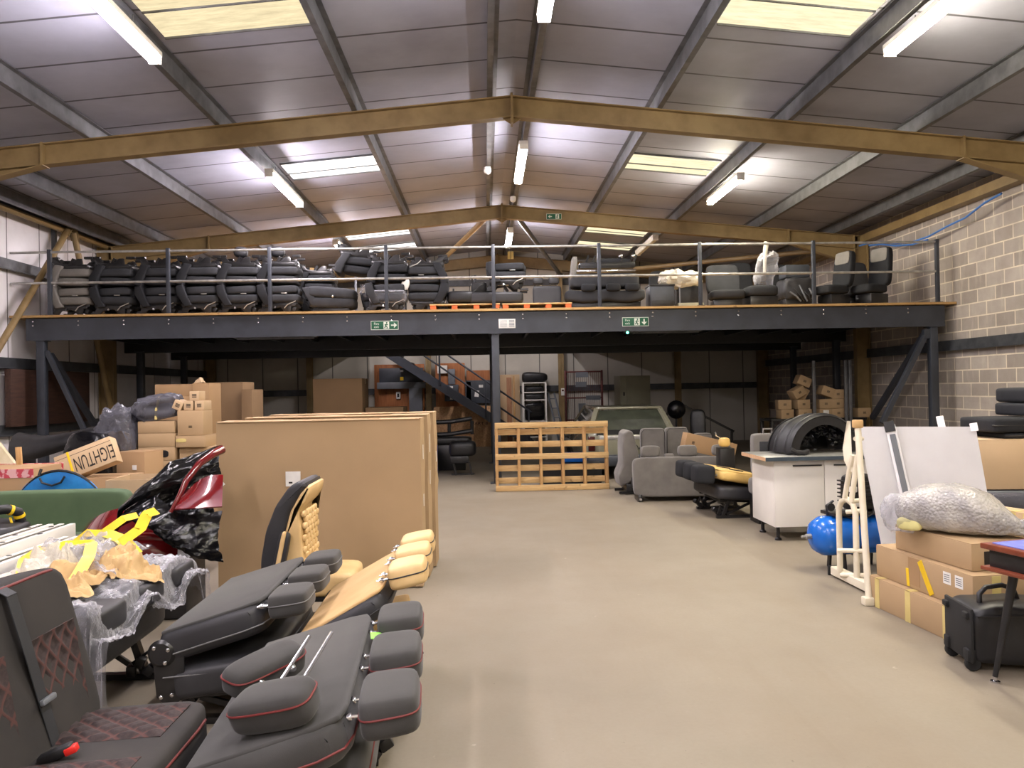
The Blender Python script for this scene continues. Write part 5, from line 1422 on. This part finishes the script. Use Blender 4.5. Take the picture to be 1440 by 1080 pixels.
xs_ = [at(px, 420, 13.75).x for px in (110, 166, 228, 286, 341, 396)]
for i, x in enumerate(xs_):
    key = 'pale' if i == 0 else 'dark'
    for lv in (0, 1):
        lab = '%s seat of the mezzanine front stacks, %s' % (('pale grey ' if i == 0 else 'dark ') + ('upturned upper' if lv else 'lower'), ordn[i])
        loc = (x, 13.72 + .02 * (i % 3), Z + (HH if lv else 0)); rot = (180 if lv else 0, 0, (-2, 1, -1, 2, 0, 1)[i])
        if key in protos: dup(protos[key], loc, rot, lab, GL)
        else: protos[key] = folded_seat('folded_seat_unit', lab, 'paleseat' if key == 'pale' else 'midseat', 'paleseat' if key == 'pale' else 'darkseat', loc, rot, GL)
for i, x in enumerate((-6.75, -6.0, -5.25, -4.5, -3.8, -3.15)):
    for lv in (0, 1):
        lab = 'dark %s seat of the mezzanine rear stacks, %s' % ('upturned upper' if lv else 'lower', ordn[i])
        dup(protos['dark'], (x, 14.75 + .04 * (i % 2), Z + (HH if lv else 0)), (180 if lv else 0, 0, (3, -2, 1, -3, 2, 0)[i]), lab, GL)
p = at(338, 367, 14.4)
for px, lab in ((340, 'round black headrest on top of the folded seat stacks, left of two'), (392, 'round black headrest on top of the folded seat stacks, right of two')):
    t = thing('loose_headrest', lab, 'headrest', (at(px, 372, 13.9).x, 13.86, Z + HH + .0), 10)
    MB().sq((0, 0, .11), (.25, .22, .2), e=2.6, n=7).build('pad', M['vinyl'], t, 60)
    for s_ in (-1, 1): MB().tube([(s_ * .04 + .1, 0, .05), (s_ * .04 + .2, 0, .0)], .008, 6).build('post', M['chrome'], t)
# larger single seats right of the stacks
GS = 'loose seats on the mezzanine'
def seat_block(name, label, x, y, w, h, m1, rz=0, roll=0, legs=True, up=None):
    t = thing(name, label, 'seat', (x, y, Z), rz, GS)
    MB().sq((0, 0, h * .62), (w, .52, h * .36), rot=(0, roll, 0), e=5, n=7).build('backrest', M[m1], t, 60)
    MB().sq((.02, 0, h * .32), (w * .94, .5, h * .34), rot=(0, roll * .4, 0), e=5, n=7).build('seat_cushion', M[m1], t, 60)
    MB().prism([(-w * .58, h * .78), (-w * .44, h * .8), (-w * .22, h * .28), (-w * .40, h * .24)], .46, 'Y', bev=.02, seg=3).build('side_trim', M[m1], t, 60)
    if legs:
        for s_ in (-1, 1): MB().bar((s_ * w * .38, 0, 0), (s_ * w * .3, 0, h * .2), .35, .05, (1, 0, 0)).build('leg_frame', M['blackmetal'], t)
        MB().box((0, 0, h * .1), (w * .7, .4, h * .12), bev=.01).build('base_frame', M['blackmetal'], t)
    MB().lathe([(.02, 0), (.022, .012), (.01, .02)], 8, T((.05, -.26, h * .5), (90, 0, 0))).build('bolt', M['chrome'], t)
    return t
x = at(468, 420, 13.75).x
seat_block('folded_seat_unit', 'large dark folded seat on the mezzanine floor right of the stacked pairs', x, 13.75, .86, .58, 'midseat', 0, 5)
t = folded_seat('folded_seat_unit', 'upturned dark seat with legs in the air on the large folded seat', 'darkseat', 'midseat', (at(505, 380, 13.8).x, 13.85, Z + 1.2), (180, 6, 4), GS)
x = at(512, 420, 13.85).x
t = seat_block('folded_seat_unit', 'dark folded seat with crumpled clear film on it, fourth post bay of the mezzanine', x + .10, 14.05, .30, .5, 'darkseat')
MB().grid(crumple(4, .34, .3, .06, .05, 8), 34, 30, 0).build('clear_film', M['clear'], t, 60, loc=(-.02, -.2, .42), rot=(55, 0, 0))
x = at(545, 420, 13.75).x
t = folded_seat('folded_seat_unit', 'dark folded seat with film around its lower half, beside the middle rail post', 'midseat', 'midseat', (x, 13.75, Z), (0, 0, 2), GS)
MB().sq((.02, 0, .28), (.62, .54, .22), e=6, n=14, f=lambda p: p * (1 + .05 * ridge(p * 9, 1))).build('clear_film', M['clear'], t, 60)
t = folded_seat('folded_seat_unit', 'upturned dark seat on the film wrapped one beside the middle rail post', 'darkseat', 'darkseat', (x + .05, 13.8, Z + 1.05), (180, 0, -4), GS)
t = thing('oval_lamp', 'white oval disc on a black stand between two dark seats on the mezzanine', 'lamp', (at(571, 410, 13.7).x, 13.62, Z), 0)
MB().sq((0, 0, .50), (.15, .05, .22), rot=(0, 12, 0), e=2.2, n=6).build('oval_disc', M['white'], t, 60)
MB().tube([(0, .03, .02), (0, .03, .4)], .015, 8).build('stand', M['blackmetal'], t)
MB().lathe([(.1, 0), (.1, .015), (.03, .025)], 14).build('foot', M['blackmetal'], t)
x = at(606, 420, 13.75).x - .05
folded_seat('folded_seat_unit', 'dark folded seat left of the orange edged pallets, lower of two', 'midseat', 'darkseat', (x, 13.8, Z), (0, 0, 180), GS)
folded_seat('folded_seat_unit', 'upturned dark seat left of the orange edged pallets, upper of two', 'midseat', 'darkseat', (x, 13.8, Z + 1.01), (180, 0, 180), GS)
t = thing('seat_bracket', 'black upright seat bracket just left of the orange edged pallets', 'bracket', (at(634, 420, 13.7).x, 13.7, Z), 0)
MB().bar((-.08, 0, .0), (-.06, 0, .28), .06, .04, (1, 0, 0)).bar((-.06, 0, .28), (.04, 0, .20), .06, .04).bar((.04, 0, .0), (.05, 0, .42), .05, .03, (1, 0, 0)).build('bracket_frame', M['blackmetal'], t)
# two flat pallets with orange blocks
for i, (x, y, lab) in enumerate(((-.32, 13.75, 'flat pallet with orange blocks on the mezzanine, left of two'), (.94, 13.78, 'flat pallet with orange blocks on the mezzanine, right of two'))):
    t = thing('flat_pallet', lab, 'pallet', (x, y, Z), (0, 0, -1), 'flat pallets with orange blocks')
    MB().box((0, 0, .1), (1.22, .8, .022), bev=.002).build('deck_board', M['pine'], t)
    MB().box((0, 0, .011), (1.2, .8, .02), bev=.002).build('bottom_board', M['pine'], t)
    for dx in (-.55, -.18, .2, .55): MB().box((dx, 0, .055), (.1, .78, .066), bev=.003).build('block', M['orangewood'], t)
ZP = MZ + .114
t = thing('folded_bench', 'long flat black folded bench on the flat pallets', 'seat', (.02, 13.8, ZP), 0, GS)
MB().sq((.2, 0, .13), (.98, .5, .2), e=7, n=7).build('backrest', M['vinyl'], t, 60)
MB().sq((-.42, 0, .15), (.5, .5, .22), e=5, n=7).build('seat_cushion', M['black'], t, 60)
MB().box((.0, 0, .015), (1.1, .4, .03), bev=.004).build('base_frame', M['blackmetal'], t)
MB().bar((-.25, -.1, .2), (0.0, -.05, .42), .02, .02).build('lever_bar', M['blackmetal'], t)
t = thing('black_seat_box', 'small black box shaped seat base on the long flat bench', 'seat', (-.08, 14.0, ZP + .236), 0, GS)
MB().box((0, 0, .1), (.28, .3, .2), bev=.02).build('box_body', M['blackmetal'], t)
MB().tube([(-.12, 0, .19), (-.12, 0, .34), (-.06, 0, .34), (-.06, 0, .19)], .014, 8).build('hoop', M['blackmetal'], t)
t = folded_seat('folded_seat_unit', 'mid grey folded seat lying on the long flat black bench', 'midseat', 'midseat', (.42, 13.82, ZP + .245), (0, 0, 0), GS)
t.location.z = ZP + .245 
t = thing('upright_bench', 'black square bench backrest with two headrests standing upright at the pallet end', 'seat', (1.16, 14.0, ZP), (-4, 0, 0), GS)
MB().sq((0, 0, .185), (.52, .14, .37), e=10, n=7).build('backrest', M['vinyl'], t, 60)
for dx in (-.16, .13):
    MB().sq((dx, 0, .47), (.2, .1, .13), e=4, n=5).build('headrest', M['vinyl'], t, 60)
    for s_ in (-1, 1): MB().tube([(dx + s_ * .06, 0, .35), (dx + s_ * .06, 0, .43)], .007, 6).build('post', M['chrome'], t)
# big triple bench
t = thing('triple_bench', 'big grey triple bench with three headrests and a steel bar on the mezzanine', 'seat', (at(850, 420, 13.75).x, 13.78, Z), 0, GS)
MB().sq((0, -.02, .24), (1.42, .52, .22), e=6, n=9, f=lambda p: (p.x, p.y, p.z + .02 * math.cos(p.x * 9))).build('seat_cushion', M['midseat'], t, 60)
MB().sq((0, .0, .52), (1.22, .5, .26), e=7, n=9).build('backrest', M['midseat'], t, 60)
MB().box((0, .05, .07), (1.25, .45, .12), bev=.01).build('base_frame', M['blackmetal'], t)
for dx in (-.28, .16, .50): MB().sq((dx - .04, -.27, .38), (.26, .12, .14), e=4, n=6).build('headrest', M['darkseat'], t, 60)
MB().box((0, -.26, .68), (1.05, .03, .035), bev=.004).build('steel_bar', M['chrome'], t)
MB().box((0, -.26, .735), (.9, .03, .02), bev=.004).build('steel_bar', M['blackmetal'], t)
MB().sq((-.55, -.05, .75), (.1, .3, .42), rot=(0, 6, 0), e=5, n=6).build('side_trim', M['paleseat'], t, 60)
MB().box((.05, 0, .80), (1.0, .3, .10), bev=.02).build('upturned_base', M['blackmetal'], t)
MB().sq((.18, -.02, .87), (.62, .14, .12), e=4, n=6).build('roller', M['darkseat'], t, 60)
for dx in (-.34, -.22, -.12, .28, .52): MB().bar((dx, -.1, .82), (dx + .06, -.08, .98), .03, .03, (1, 0, 0)).build('leg_frame', M['blackmetal'], t)
for dx in (.3, .52): MB().ball((dx, -.1, .96), .04, 10).build('chrome_knob', M['chrome'], t)
# dark crate, foil pile, seats to the right
t = thing('dark_plastic_box', 'small dark plastic box right of the triple bench', 'box', (at(928, 420, 13.8).x, 13.8, Z), 0)
MB().box((0, 0, .22), (.44, .4, .40), bev=.02).build('box_body', M['darkgrey'], t); MB().box((0, 0, .42), (.46, .42, .03), bev=.008).build('lid', M['black'], t)
MB().box((0, -.205, .1), (.4, .01, .1), bev=.003).build('drawer_front', M['black'], t)
t = thing('open_crate', 'pale edged black crate under the crumpled white film on the mezzanine', 'crate', (at(968, 420, 13.8).x, 13.82, Z), 0)
MB().box((0, 0, .05), (.46, .42, .10), bev=.01).build('crate_base', M['beigemetal'], t); MB().box((0, 0, .25), (.40, .36, .30), bev=.01).build('crate_body', M['black'], t)
for s_ in (-1, 1): MB().bar((s_ * .2, -.19, .1), (s_ * .2, -.19, .45), .025, .025, (1, 0, 0)).build('corner_post', M['grey'], t)
t = thing('crumpled_film', 'crumpled whitish plastic film heaped on the open crate', 'packaging', (at(958, 405, 13.75).x, 13.78, Z + .43), 0)
MB().sq((0, 0, .12), (.58, .36, .26), e=3, n=18, f=lambda p: (lambda r: (r.x, r.y, r.z - .25 * max(0, .15 - abs(r.x - .05)) ))(p * (1 + .3 * ridge(p * 8, .8)))).build('film', M['whitefilm'], t, 25)
def upright(label, x, y, w, zc, zb, m1, rz, patch=None, lean=12, group=GS, name='upright_seat_unit'):
    t = thing(name, label, 'seat', (x, y, Z), rz, group)
    B = T((0, .1, zc), (-lean, 0, 0))
    MB().sq((0, 0, (zb - zc) / 2), (w, .14, zb - zc), e=6, n=8, M=B, f=lambda p: (p.x * (1 - .12 * max(0, p.z / (zb - zc))), p.y, p.z)).build('backrest', M[m1], t, 60)
    MB().sq((0, -.16, zc - .05), (w, .52, .17), e=5, n=8).build('seat_cushion', M[m1], t, 60)
    MB().box((0, -.1, (zc - .14) / 2), (w * .8, .42, zc - .14), bev=.01).build('base_frame', M['blackmetal'], t)
    if patch: MB().sq((0, -.065, (zb - zc) * .8), (w * .8, .03, (zb - zc) * .34), e=6, n=5, M=B).build('headrest_cover', M[patch], t, 60)
    return t
upright('reclined dark grey seat facing the rail, right of the crumpled film', at(1022, 420, 13.9).x, 14.0, .62, .30, .92, 'darkseat', -8, lean=24)
t = thing('low_seat_unit', 'low dark seat base beside the reclined grey seat on the mezzanine', 'seat', (at(1062, 430, 13.8).x + .09, 13.8, Z), 0, GS)
MB().sq((0, 0, .3), (.56, .5, .2), e=5, n=6).build('seat_cushion', M['darkseat'], t, 60); MB().box((0, 0, .1), (.5, .45, .2), bev=.01).build('base_frame', M['blackmetal'], t)
t = thing('draped_film', 'clear crinkled film draped over a thin post on the mezzanine right part', 'packaging', (at(1080, 420, 13.7).x, 13.7, Z + .405), 0)
MB().sq((-.02, 0, .26), (.28, .18, .5), rot=(0, 14, 0), e=2.6, n=16, f=lambda p: p * (1 + .35 * ridge(p * 7, .8))).build('film', M['clear'], t, 50)
MB().tube([(-.05, .0, .2), (-.03, 0, .62), (.0, 0, .78)], .03, 10, r2=.05).build('wrapped_post', M['whitefilm'], t, 60)
t = thing('stacked_dark_seats', 'dark seat pile with a crate shaped top, left of the seats with pale headrests', 'seat', (at(1122, 420, 14.1).x - .06, 14.1, Z), 0)
MB().sq((0, 0, .36), (.50, .48, .38), e=5, n=12, f=lambda p: p * (1 + .12 * ridge(p * 6, 1))).build('seat_cushion', M['vinyl'], t, 60)
MB().box((.0, 0, .69), (.46, .36, .24), bev=.03).build('upturned_base', M['darkgrey'], t); MB().box((0, 0, .09), (.5, .4, .18), bev=.01).build('base_frame', M['blackmetal'], t)
for k in range(5): MB().tube([(-.2 + .09 * k, -.27, .3 + .06 * (k % 3)), (-.1 + .08 * k, -.3, .22), (.0 + .06 * k, -.28, .12)], .016, 6).build('loose_lever', M['blackmetal'] if k % 2 else M['grey'], t)
upright('dark seat with a pale headrest cover near the right wall, left of two', at(1176, 420, 13.95).x + .06, 14.0, .46, .38, 1.06, 'darkseat', -74, patch='paleseat', lean=8)
upright('dark seat with a pale headrest cover next to the block wall, right of two', at(1226, 420, 13.9).x + .1, 13.95, .46, .38, 1.12, 'darkseat', -70, patch='paleseat', lean=6)
t = upright('plain black seat between the two seats with pale headrest covers', at(1206, 420, 14.6).x, 14.65, .56, .38, .98, 'vinyl', -6)
# dim seats behind
upright('dim seat at the back of the mezzanine behind the crumpled film', 3.6, 15.2, .5, .36, .95, 'darkseat', 4)
upright('dim seat at the back of the mezzanine behind the draped film', 5.2, 15.3, .5, .36, 1.12, 'darkseat', -6)
upright('dim seat at the back of the mezzanine right of the draped film', 6.0, 15.2, .5, .36, 1.05, 'darkseat', 5)

# ------------------------------------------------------------------ under the mezzanine
# stair
t = thing('steel_stair', 'dark steel stair with hand rails coming down from the mezzanine back', 'stair', (0, 0, 0), 0)
SA, SB = V((-2.62, 21.35, 2.75)), V((1.25, 21.35, .0))
sd = (SB - SA)
for y, nm in ((-.42, 'stringer'), (.42, 'stringer')):
    MB().bar(SA + V((0, y, -.1)), SB + V((0, y, .12)), .05, .22).build(nm, M['navy'], t)
n_t = 13
for i in range(n_t):
    p = SA + sd * ((i + .8) / (n_t + .5))
    MB().box(p + V((0, 0, 0)), (.25, .8, .035), bev=.004).build('tread', M['darkgrey'], t)
for y in (-.45,):
    for k in (0.05, .36, .68, .98):
        p = SA + sd * k
        MB().box(p + V((0, y, .5)), (.05, .05, 1.0), bev=.004).build('post', M['navy'], t)
    for hgt, nm in ((.98, 'hand_rail'), (.52, 'middle_rail')):
        MB().tube([SA + V((0, y, hgt)), SB + V((0, y, hgt))], .025, 8).build(nm, M['navy'], t)
# boards and electrical gear on the gable wall
def wallbox(name, label, cat, px0, px1, py0, py1, Y, dep, mt, group=None):
    a, b = at(px0, py0, Y), at(px1, py1, Y)
    o = MB().box((0, 0, 0), (abs(b.x - a.x), dep, abs(a.z - b.z)), bev=.006).build(name, M[mt])
    o.location = ((a.x + b.x) / 2, Y + dep / 2, (a.z + b.z) / 2)
    return tag(o, label, cat, group)
wallbox('plywood_board', 'brown plywood board on the gable wall behind the upper flight of the stair', 'board', 526, 598, 513, 600, 22.12, .05, 'ply')
wallbox('plywood_board', 'brown plywood board on the gable wall right of the tan column', 'board', 612, 655, 511, 600, 22.12, .05, 'ply')
wallbox('plywood_board', 'lower brown plywood board on the gable wall beside the middle post', 'board', 656, 694, 521, 560, 22.12, .05, 'ply')
o = wallbox('trunking_box', 'long dark electrical trunking box with a yellow warning label on the gable wall', 'electrical box', 533, 595, 518, 537, 21.95, .16, 'darkgrey')
for dz, mt in ((.12, 'paper'), (-.1, 'yellowtape')): MB().box((.02, -.082, dz), (.09, .003, .1 if mt == 'yellowtape' else .06), bev=0).build('label_plate', M[mt], o)
wallbox('cable_tray', 'grey cable tray below the long dark trunking box', 'electrical box', 530, 598, 538, 546, 21.9, .2, 'grey')
wallbox('grey_cabinet', 'small grey ribbed cabinet below the cable tray', 'cabinet', 575, 594, 546, 582, 21.85, .2, 'grey')  # plain grey cabinet, its contents unknown
o = wallbox('wall_socket', 'white socket box on the brown plywood left of the grey ribbed cabinet', 'socket', 557, 563, 551, 561, 22.06, .06, 'paper')
MB().box((0, -.031, 0), (.06, .004, .1), bev=0).build('socket_face', M['black'], o)
o = wallbox('meter_box', 'white meter box on the plywood right of the tan column', 'electrical box', 615, 629, 514, 525, 22.0, .12, 'paper')
wallbox('grey_duct', 'grey vertical duct beside the white meter box', 'electrical box', 630, 640, 519, 540, 22.0, .12, 'grey')
o = wallbox('switch_cabinet', 'dark switch cabinet with white labels on the plywood right of the tan column', 'electrical box', 625, 645, 541, 564, 21.95, .16, 'darkgrey')
for dz in (.16, .0, -.16): MB().box((0, -.082, dz), (.09, .003, .06), bev=0).build('label_plate', M['paper'], o)
o = wallbox('switch_cabinet', 'large dark switch cabinet with hanging papers beside the middle mezzanine post', 'electrical box', 655, 692, 535, 567, 21.95, .16, 'darkgrey')
MB().box((-.06, -.083, -.05), (.12, .003, .18), rot=(0, 8, 0), bev=0).build('hanging_paper', M['paper'], o); MB().box((.06, -.083, .16), (.12, .003, .08), bev=0).build('hanging_paper', M['paper'], o)
MB().box((-.30, -.02, 0), (.16, .12, .60), bev=.005).build('side_duct', M['grey'], o)
o = tag(MB().box((0, 0, .58), (1.85, .06, 1.16), bev=.002).build('strand_board_sheet', M['osb'], None), 'big pale strand board sheet standing against the gable wall under the stair', 'board'); o.location = (-.55, 21.98, .0)
lettering('printed_text', 'PART 8', .12, M['ink'], o, T((.38, -.0312, .66), (0, 0, 0), (1.2, 1, 1)) @ UP, .0004)
# pale wall sheet, planks, shelf
wallbox('pale_wall_sheet', 'pale cream sheet leaning on the gable wall right of the middle post', 'board', 703, 733, 527, 660, 22.1, .04, 'card3')
o = tag(MB().box((0, 0, .98), (.14, .03, 1.96), bev=.003).build('wooden_plank', M['plankwood'], None), 'wide brown plank leaning on the pale cream sheet', 'plank'); o.location = (at(717, 600, 21.8).x, 21.9, 0); o.rotation_euler = (R(-2), 0, 0)
o = tag(MB().box((0, 0, 1.0), (.05, .03, 2.0), bev=.003).build('wooden_plank', M['pinez'], None), 'narrow pale plank leaning right of the wide brown plank', 'plank'); o.location = (at(724, 600, 21.8).x, 21.9, 0); o.rotation_euler = (R(-2), 0, 0)
t = thing('shelf_rack', 'narrow pale shelf rack full of black items behind the pallet', 'shelf', (at(752, 600, 22.03).x, 22.03, 0), 0)
for sx in (-.32, .32):
    for sy in (-.2, .2): MB().box((sx, sy, .90), (.045, .045, 1.80), bev=.003).build('upright', M['white'], t)
for z in (.25, .7, 1.30, 1.52, 1.79): MB().box((0, 0, z), (.66, .42, .03), bev=.003).build('shelf_board', M['white'], t)
for z, h_, w_, nm in ((.265, .38, .54, 'black bin on the lower shelf of the narrow rack'), (.715, .50, .54, 'black folded covers on the middle shelf of the narrow rack'), (1.316, .15, .5, 'black part on the upper shelf of the narrow rack'), (1.536, .14, .46, 'dark tray on the top shelf of the narrow rack')):
    o = MB().sq((0, 0, h_ / 2), (w_, .34, h_), e=6, n=10, f=lambda p: p * (1 + .03 * ridge(p * 7, 1))).build('black_stored_part', M['blackfilm' if h_ == .50 else 'black'], None, 60); o.location = (t.location.x, 22.0, z); tag(o, nm, 'part', 'black parts on the narrow rack')
o = MB().sq((0, 0, .14), (.74, .44, .28), e=3.5, n=9, f=lambda p: (p.x, p.y, p.z * (1.1 - .5 * p.x))).build('black_bag', M['black'], None, 60); o.location = (t.location.x + .02, 22.02, 1.806); tag(o, 'soft black bag lying on top of the narrow shelf rack', 'bag')
t = thing('step_ladder', 'thin grey step ladder leaning beside the narrow shelf rack', 'ladder', (at(779, 600, 21.6).x + .1, 21.6, 0), 0)
for s_ in (-.06, .12): MB().bar((s_ + .12, 0, 0), (s_ - .16, .4, 1.5), .03, .05).build('stile', M['grey'], t)
for k in range(5): MB().bar((-.05 + .08 - .05 * k, .05 + .075 * k, .25 + .27 * k), (.2 - .05 * k, .05 + .075 * k, .25 + .27 * k), .04, .03).build('step', M['grey'], t)
# small sign plate on the tan column
o = wallbox('column_sign', 'small red and white sign on the tan column behind the pallet', 'sign', 789, 794, 546, 556, 22.0, .01, 'paper')
MB().box((0, -.006, .04), (.06, .003, .05), bev=0).build('printed_mark', M['amber'], o)
# mesh cage
t = thing('wire_cage', 'dark red wire cage gate with white notice plates at the back wall', 'cage', (at(822, 600, 20.9).x, 20.9, 0), 0)
for x in (-.5, .5): MB().box((x, 0, 1.05), (.05, .05, 2.1), bev=.003).build('frame_post', M['rust'], t)
for z in (.1, .75, 1.35, 2.06): MB().box((0, 0, z), (1.0, .04, .04), bev=.003).build('frame_rail', M['rust'], t)
m = MB()
for i in range(18): m.tube([(-.47 + i * .055, 0, .1), (-.47 + i * .055, 0, 2.06)], .005, 5)
m.build('wire_mesh', M['rust'], t)
for x, z, w_, h_ in ((-.05, 1.98, .34, .14), (-.08, 1.72, .3, .14), (-.06, 1.05, .2, .3), (.25, 1.35, .4, .12)): MB().box((x, -.03, z), (w_, .006, h_), bev=0).build('notice_plate', M['grey'], t)
# beige cabinet
t = thing('tall_metal_cabinet', 'tall beige metal cabinet standing behind the parked car', 'cabinet', (at(892, 600, 19).x, 19.2, 0), 8)
MB().box((0, 0, .95), (.78, .5, 1.9), bev=.008).build('carcass', M['beigemetal'], t)
MB().box((.07, -.26, .95), (.6, .02, 1.84), bev=.004).build('door', M['beigemetal'], t)
for z in (.5, 1.45): MB().box((-.3, -.262, z), (.04, .02, .09), bev=.003).build('hinge', M['blackmetal'], t)
# round glossy dark object on a stand, trestle bars
t = thing('round_glossy_object', 'round glossy black object on a pole above the grey seats under the mezzanine', 'lamp', (at(951, 575, 15.5).x, 15.5, 0), 0)
MB().ball((0, 0, 1.14), .19, 24, sc=(1, .7, 1)).build('round_head', M['blackfilm'], t)
MB().tube([(0, .02, .02), (0, .02, .98)], .02, 8).build('pole', M['blackmetal'], t); MB().lathe([(.22, 0), (.22, .02), (.04, .04)], 16).build('foot', M['blackmetal'], t)
t = thing('trestle', 'black sloping trestle bars meeting in a peak behind the grey seats', 'frame', (at(950, 600, 17.5).x, 17.5, 0), 0)
MB().bar((0, 0, 1.25), (-.9, 0, .0), .05, .05).build('bar', M['blackmetal'], t); MB().bar((0, 0, 1.28), (1.35, 0, .55), .05, .05).build('bar', M['blackmetal'], t); MB().bar((1.3, 0, .6), (1.3, 0, 0), .05, .05, (1, 0, 0)).build('bar', M['blackmetal'], t)
t = thing('black_seat_unit', 'narrow black seat standing behind the grey seat backs', 'seat', (at(982, 620, 15).x, 15.0, 0), -20)
MB().sq((0, 0, .85), (.3, .14, .6), e=4, n=7, rot=(-5, 0, 0)).build('backrest', M['black'], t, 60); MB().sq((0, -.2, .5), (.34, .4, .16), e=5, n=6).build('seat_cushion', M['black'], t, 60); MB().box((0, -.15, .21), (.3, .36, .42), bev=.01).build('base_frame', M['blackmetal'], t)
# dark steel shelf with small cartons at the right
t = thing('steel_shelf', 'dark steel shelf at the right wall under the mezzanine, loaded with small cartons', 'shelf', (6.82, 15.85, 0), 0)
for x in (-.95, .95):
    for y in (-.3, .3): MB().box((x, y, .45), (.06, .06, .90), bev=.003).build('leg', M['blackmetal'], t)
for z in (.3, .88): MB().box((0, 0, z), (1.98, .7, .05), bev=.003).build('shelf_board', M['blackmetal'], t)
zs0 = .907
GC = 'small cartons on the dark steel shelf'
for px, row, rot, lab in ((1104, 0, (0, 0, 5), 'bottom small carton of the leftmost pile on the dark shelf'), (1130, 0, (0, 0, -4), 'bottom small carton right of the leftmost pile on the dark shelf'),
                          (1102, 1, (0, 0, -6), 'second small carton of the leftmost pile on the dark shelf'), (1127, 1, (0, 0, 4), 'small carton under the two tumbled ones on the dark shelf'),
                          (1158, 0, (0, 0, 2), 'bottom small carton of the middle pile on the dark shelf, with a white label'), (1159, 1, (0, 0, -2), 'middle small carton of the middle pile on the dark shelf'),
                          (1176, 0, (0, 0, 0), 'bottom small carton of the neat pile of three on the dark shelf'), (1175, 1, (0, 0, 3), 'middle small carton of the neat pile of three on the dark shelf'), (1176, 2, (0, 0, -2), 'top small carton of the neat pile of three on the dark shelf'),
                          (1212, 0, (0, 0, 0), 'lone small carton at the right end of the dark shelf'), (1124, 2, (0, -28, 8), 'tumbled small carton leaning at the top left of the dark shelf, lower one'), (1127, 3, (0, 24, 0), 'tumbled small carton at the very top of the dark shelf piles'),
                          (1136, 2, (0, -58, 0), 'small carton standing on edge behind the tumbled ones'), (1160, 2, (0, 20, 0), 'half open small carton tilted on the middle pile of the dark shelf')):
    x = at(px, 560, 15.65).x
    w_, h_ = .27, .19
    zz = zs0 + row * .195 + (.06 if rot[1] and row > 1 else 0) + (.03 if row == 3 else 0)
    o = carton('small_cardboard_box', lab, x - w_ / 2, x + w_ / 2, 15.55 + (.14 if rot[1] == -58 else 0), 15.80 + (.14 if rot[1] == -58 else 0), zz, zz + h_, 'card', rot=rot, group=GC, flaps=False, printed=pr_print(0, .5, .06, .05))
    if px == 1158: MB().box((0, -.127, .11), (.12, .003, .1), bev=0).build('paper_label', M['paper'], o)
for px, lab in ((1146, 'pale grey upright bar left of the neat pile of small cartons'), (1191, 'pale grey upright bar right of the neat pile, left of a close pair'), (1197, 'pale grey upright bar, right of a close pair beside the small cartons')):
    b0 = at(px, 600, 15.35)
    o = tag(MB().box((0, 0, 1.04), (.06, .05, 2.08), bev=.004).build('upright_bar', M['galv'], None), lab, 'bar', 'pale upright bars'); o.location = (b0.x, 15.36, 0)
# black items in front of the strand board
t = thing('bare_seat_skeleton', 'black seat frame with openings standing in front of the strand board', 'seat', (-.62, 15.6, 0), 0)
for z in (.72, .97): MB().tube([(-.5, 0, z), (-.1, -.02, z + .01), (.34, 0, z + .07)], .045, 10).build('frame_rail', M['black'], t)
for x in (-.45, -.12, .34): MB().tube([(x, 0, .72), (x, 0, .99)], .035, 8).build('frame_post', M['black'], t)
MB().sq((-.1, .06, .6), (.86, .4, .16), e=5, n=6).build('seat_cushion', M['black'], t, 60)
MB().box((-.1, .1, .26), (.6, .3, .52), bev=.01).build('base_frame', M['blackmetal'], t)
t = thing('small_seat_unit', 'small black seat on legs standing in front of the black seat frame', 'seat', (-.45, 14.75, 0), 0)
MB().sq((0, 0, .50), (.52, .45, .3), e=4, n=7).build('backrest', M['black'], t, 60)
MB().box((-.06, 0, .30), (.36, .4, .14), bev=.02).build('seat_cushion', M['black'], t)
for x in (-.18, .12): MB().bar((x, -.1, .25), (x + .05, -.1, .0), .05, .04, (1, 0, 0)).build('leg', M['blackmetal'], t)
MB().bar((-.22, -.1, .02), (.22, -.1, .02), .04, .03).build('base_rail', M['blackmetal'], t)
t = tag(MB().lathe([(.26, 0), (.28, .02), (.28, .55), (.26, .58)], 24).build('blue_barrel', M['bluefelt'], None), 'dark blue barrel behind the huge cartons beside the black seat frame', 'barrel'); t.location = (-1.22, 14.95, 0)
t = tag(MB().box((0, 0, .08), (.42, .3, .15), bev=.03).build('blue_crate', M['blue'], None), 'bright blue crate seen through the right half of the wooden pallet', 'crate'); t.location = (1.5, 13.15, .345)
t = tag(MB().box((0, 0, .17), (1.0, .4, .34), bev=.02).build('black_box', M['black'], None), 'low black box under the bright blue crate behind the pallet', 'box'); t.location = (1.45, 13.15, 0)
scene.cycles.diffuse_bounces = 2
# ------------------------------------------------------------------ world and view
w = bpy.data.worlds.new('world'); scene.world = w; w.use_nodes = True
w.node_tree.nodes['Background'].inputs[0].default_value = (.02, .022, .03, 1); w.node_tree.nodes['Background'].inputs[1].default_value = 1
scene.view_settings.view_transform = 'Standard'; scene.view_settings.look = 'None'
scene.view_settings.exposure = 1.98; scene.view_settings.gamma = 1; scene.view_settings.use_curve_mapping = False
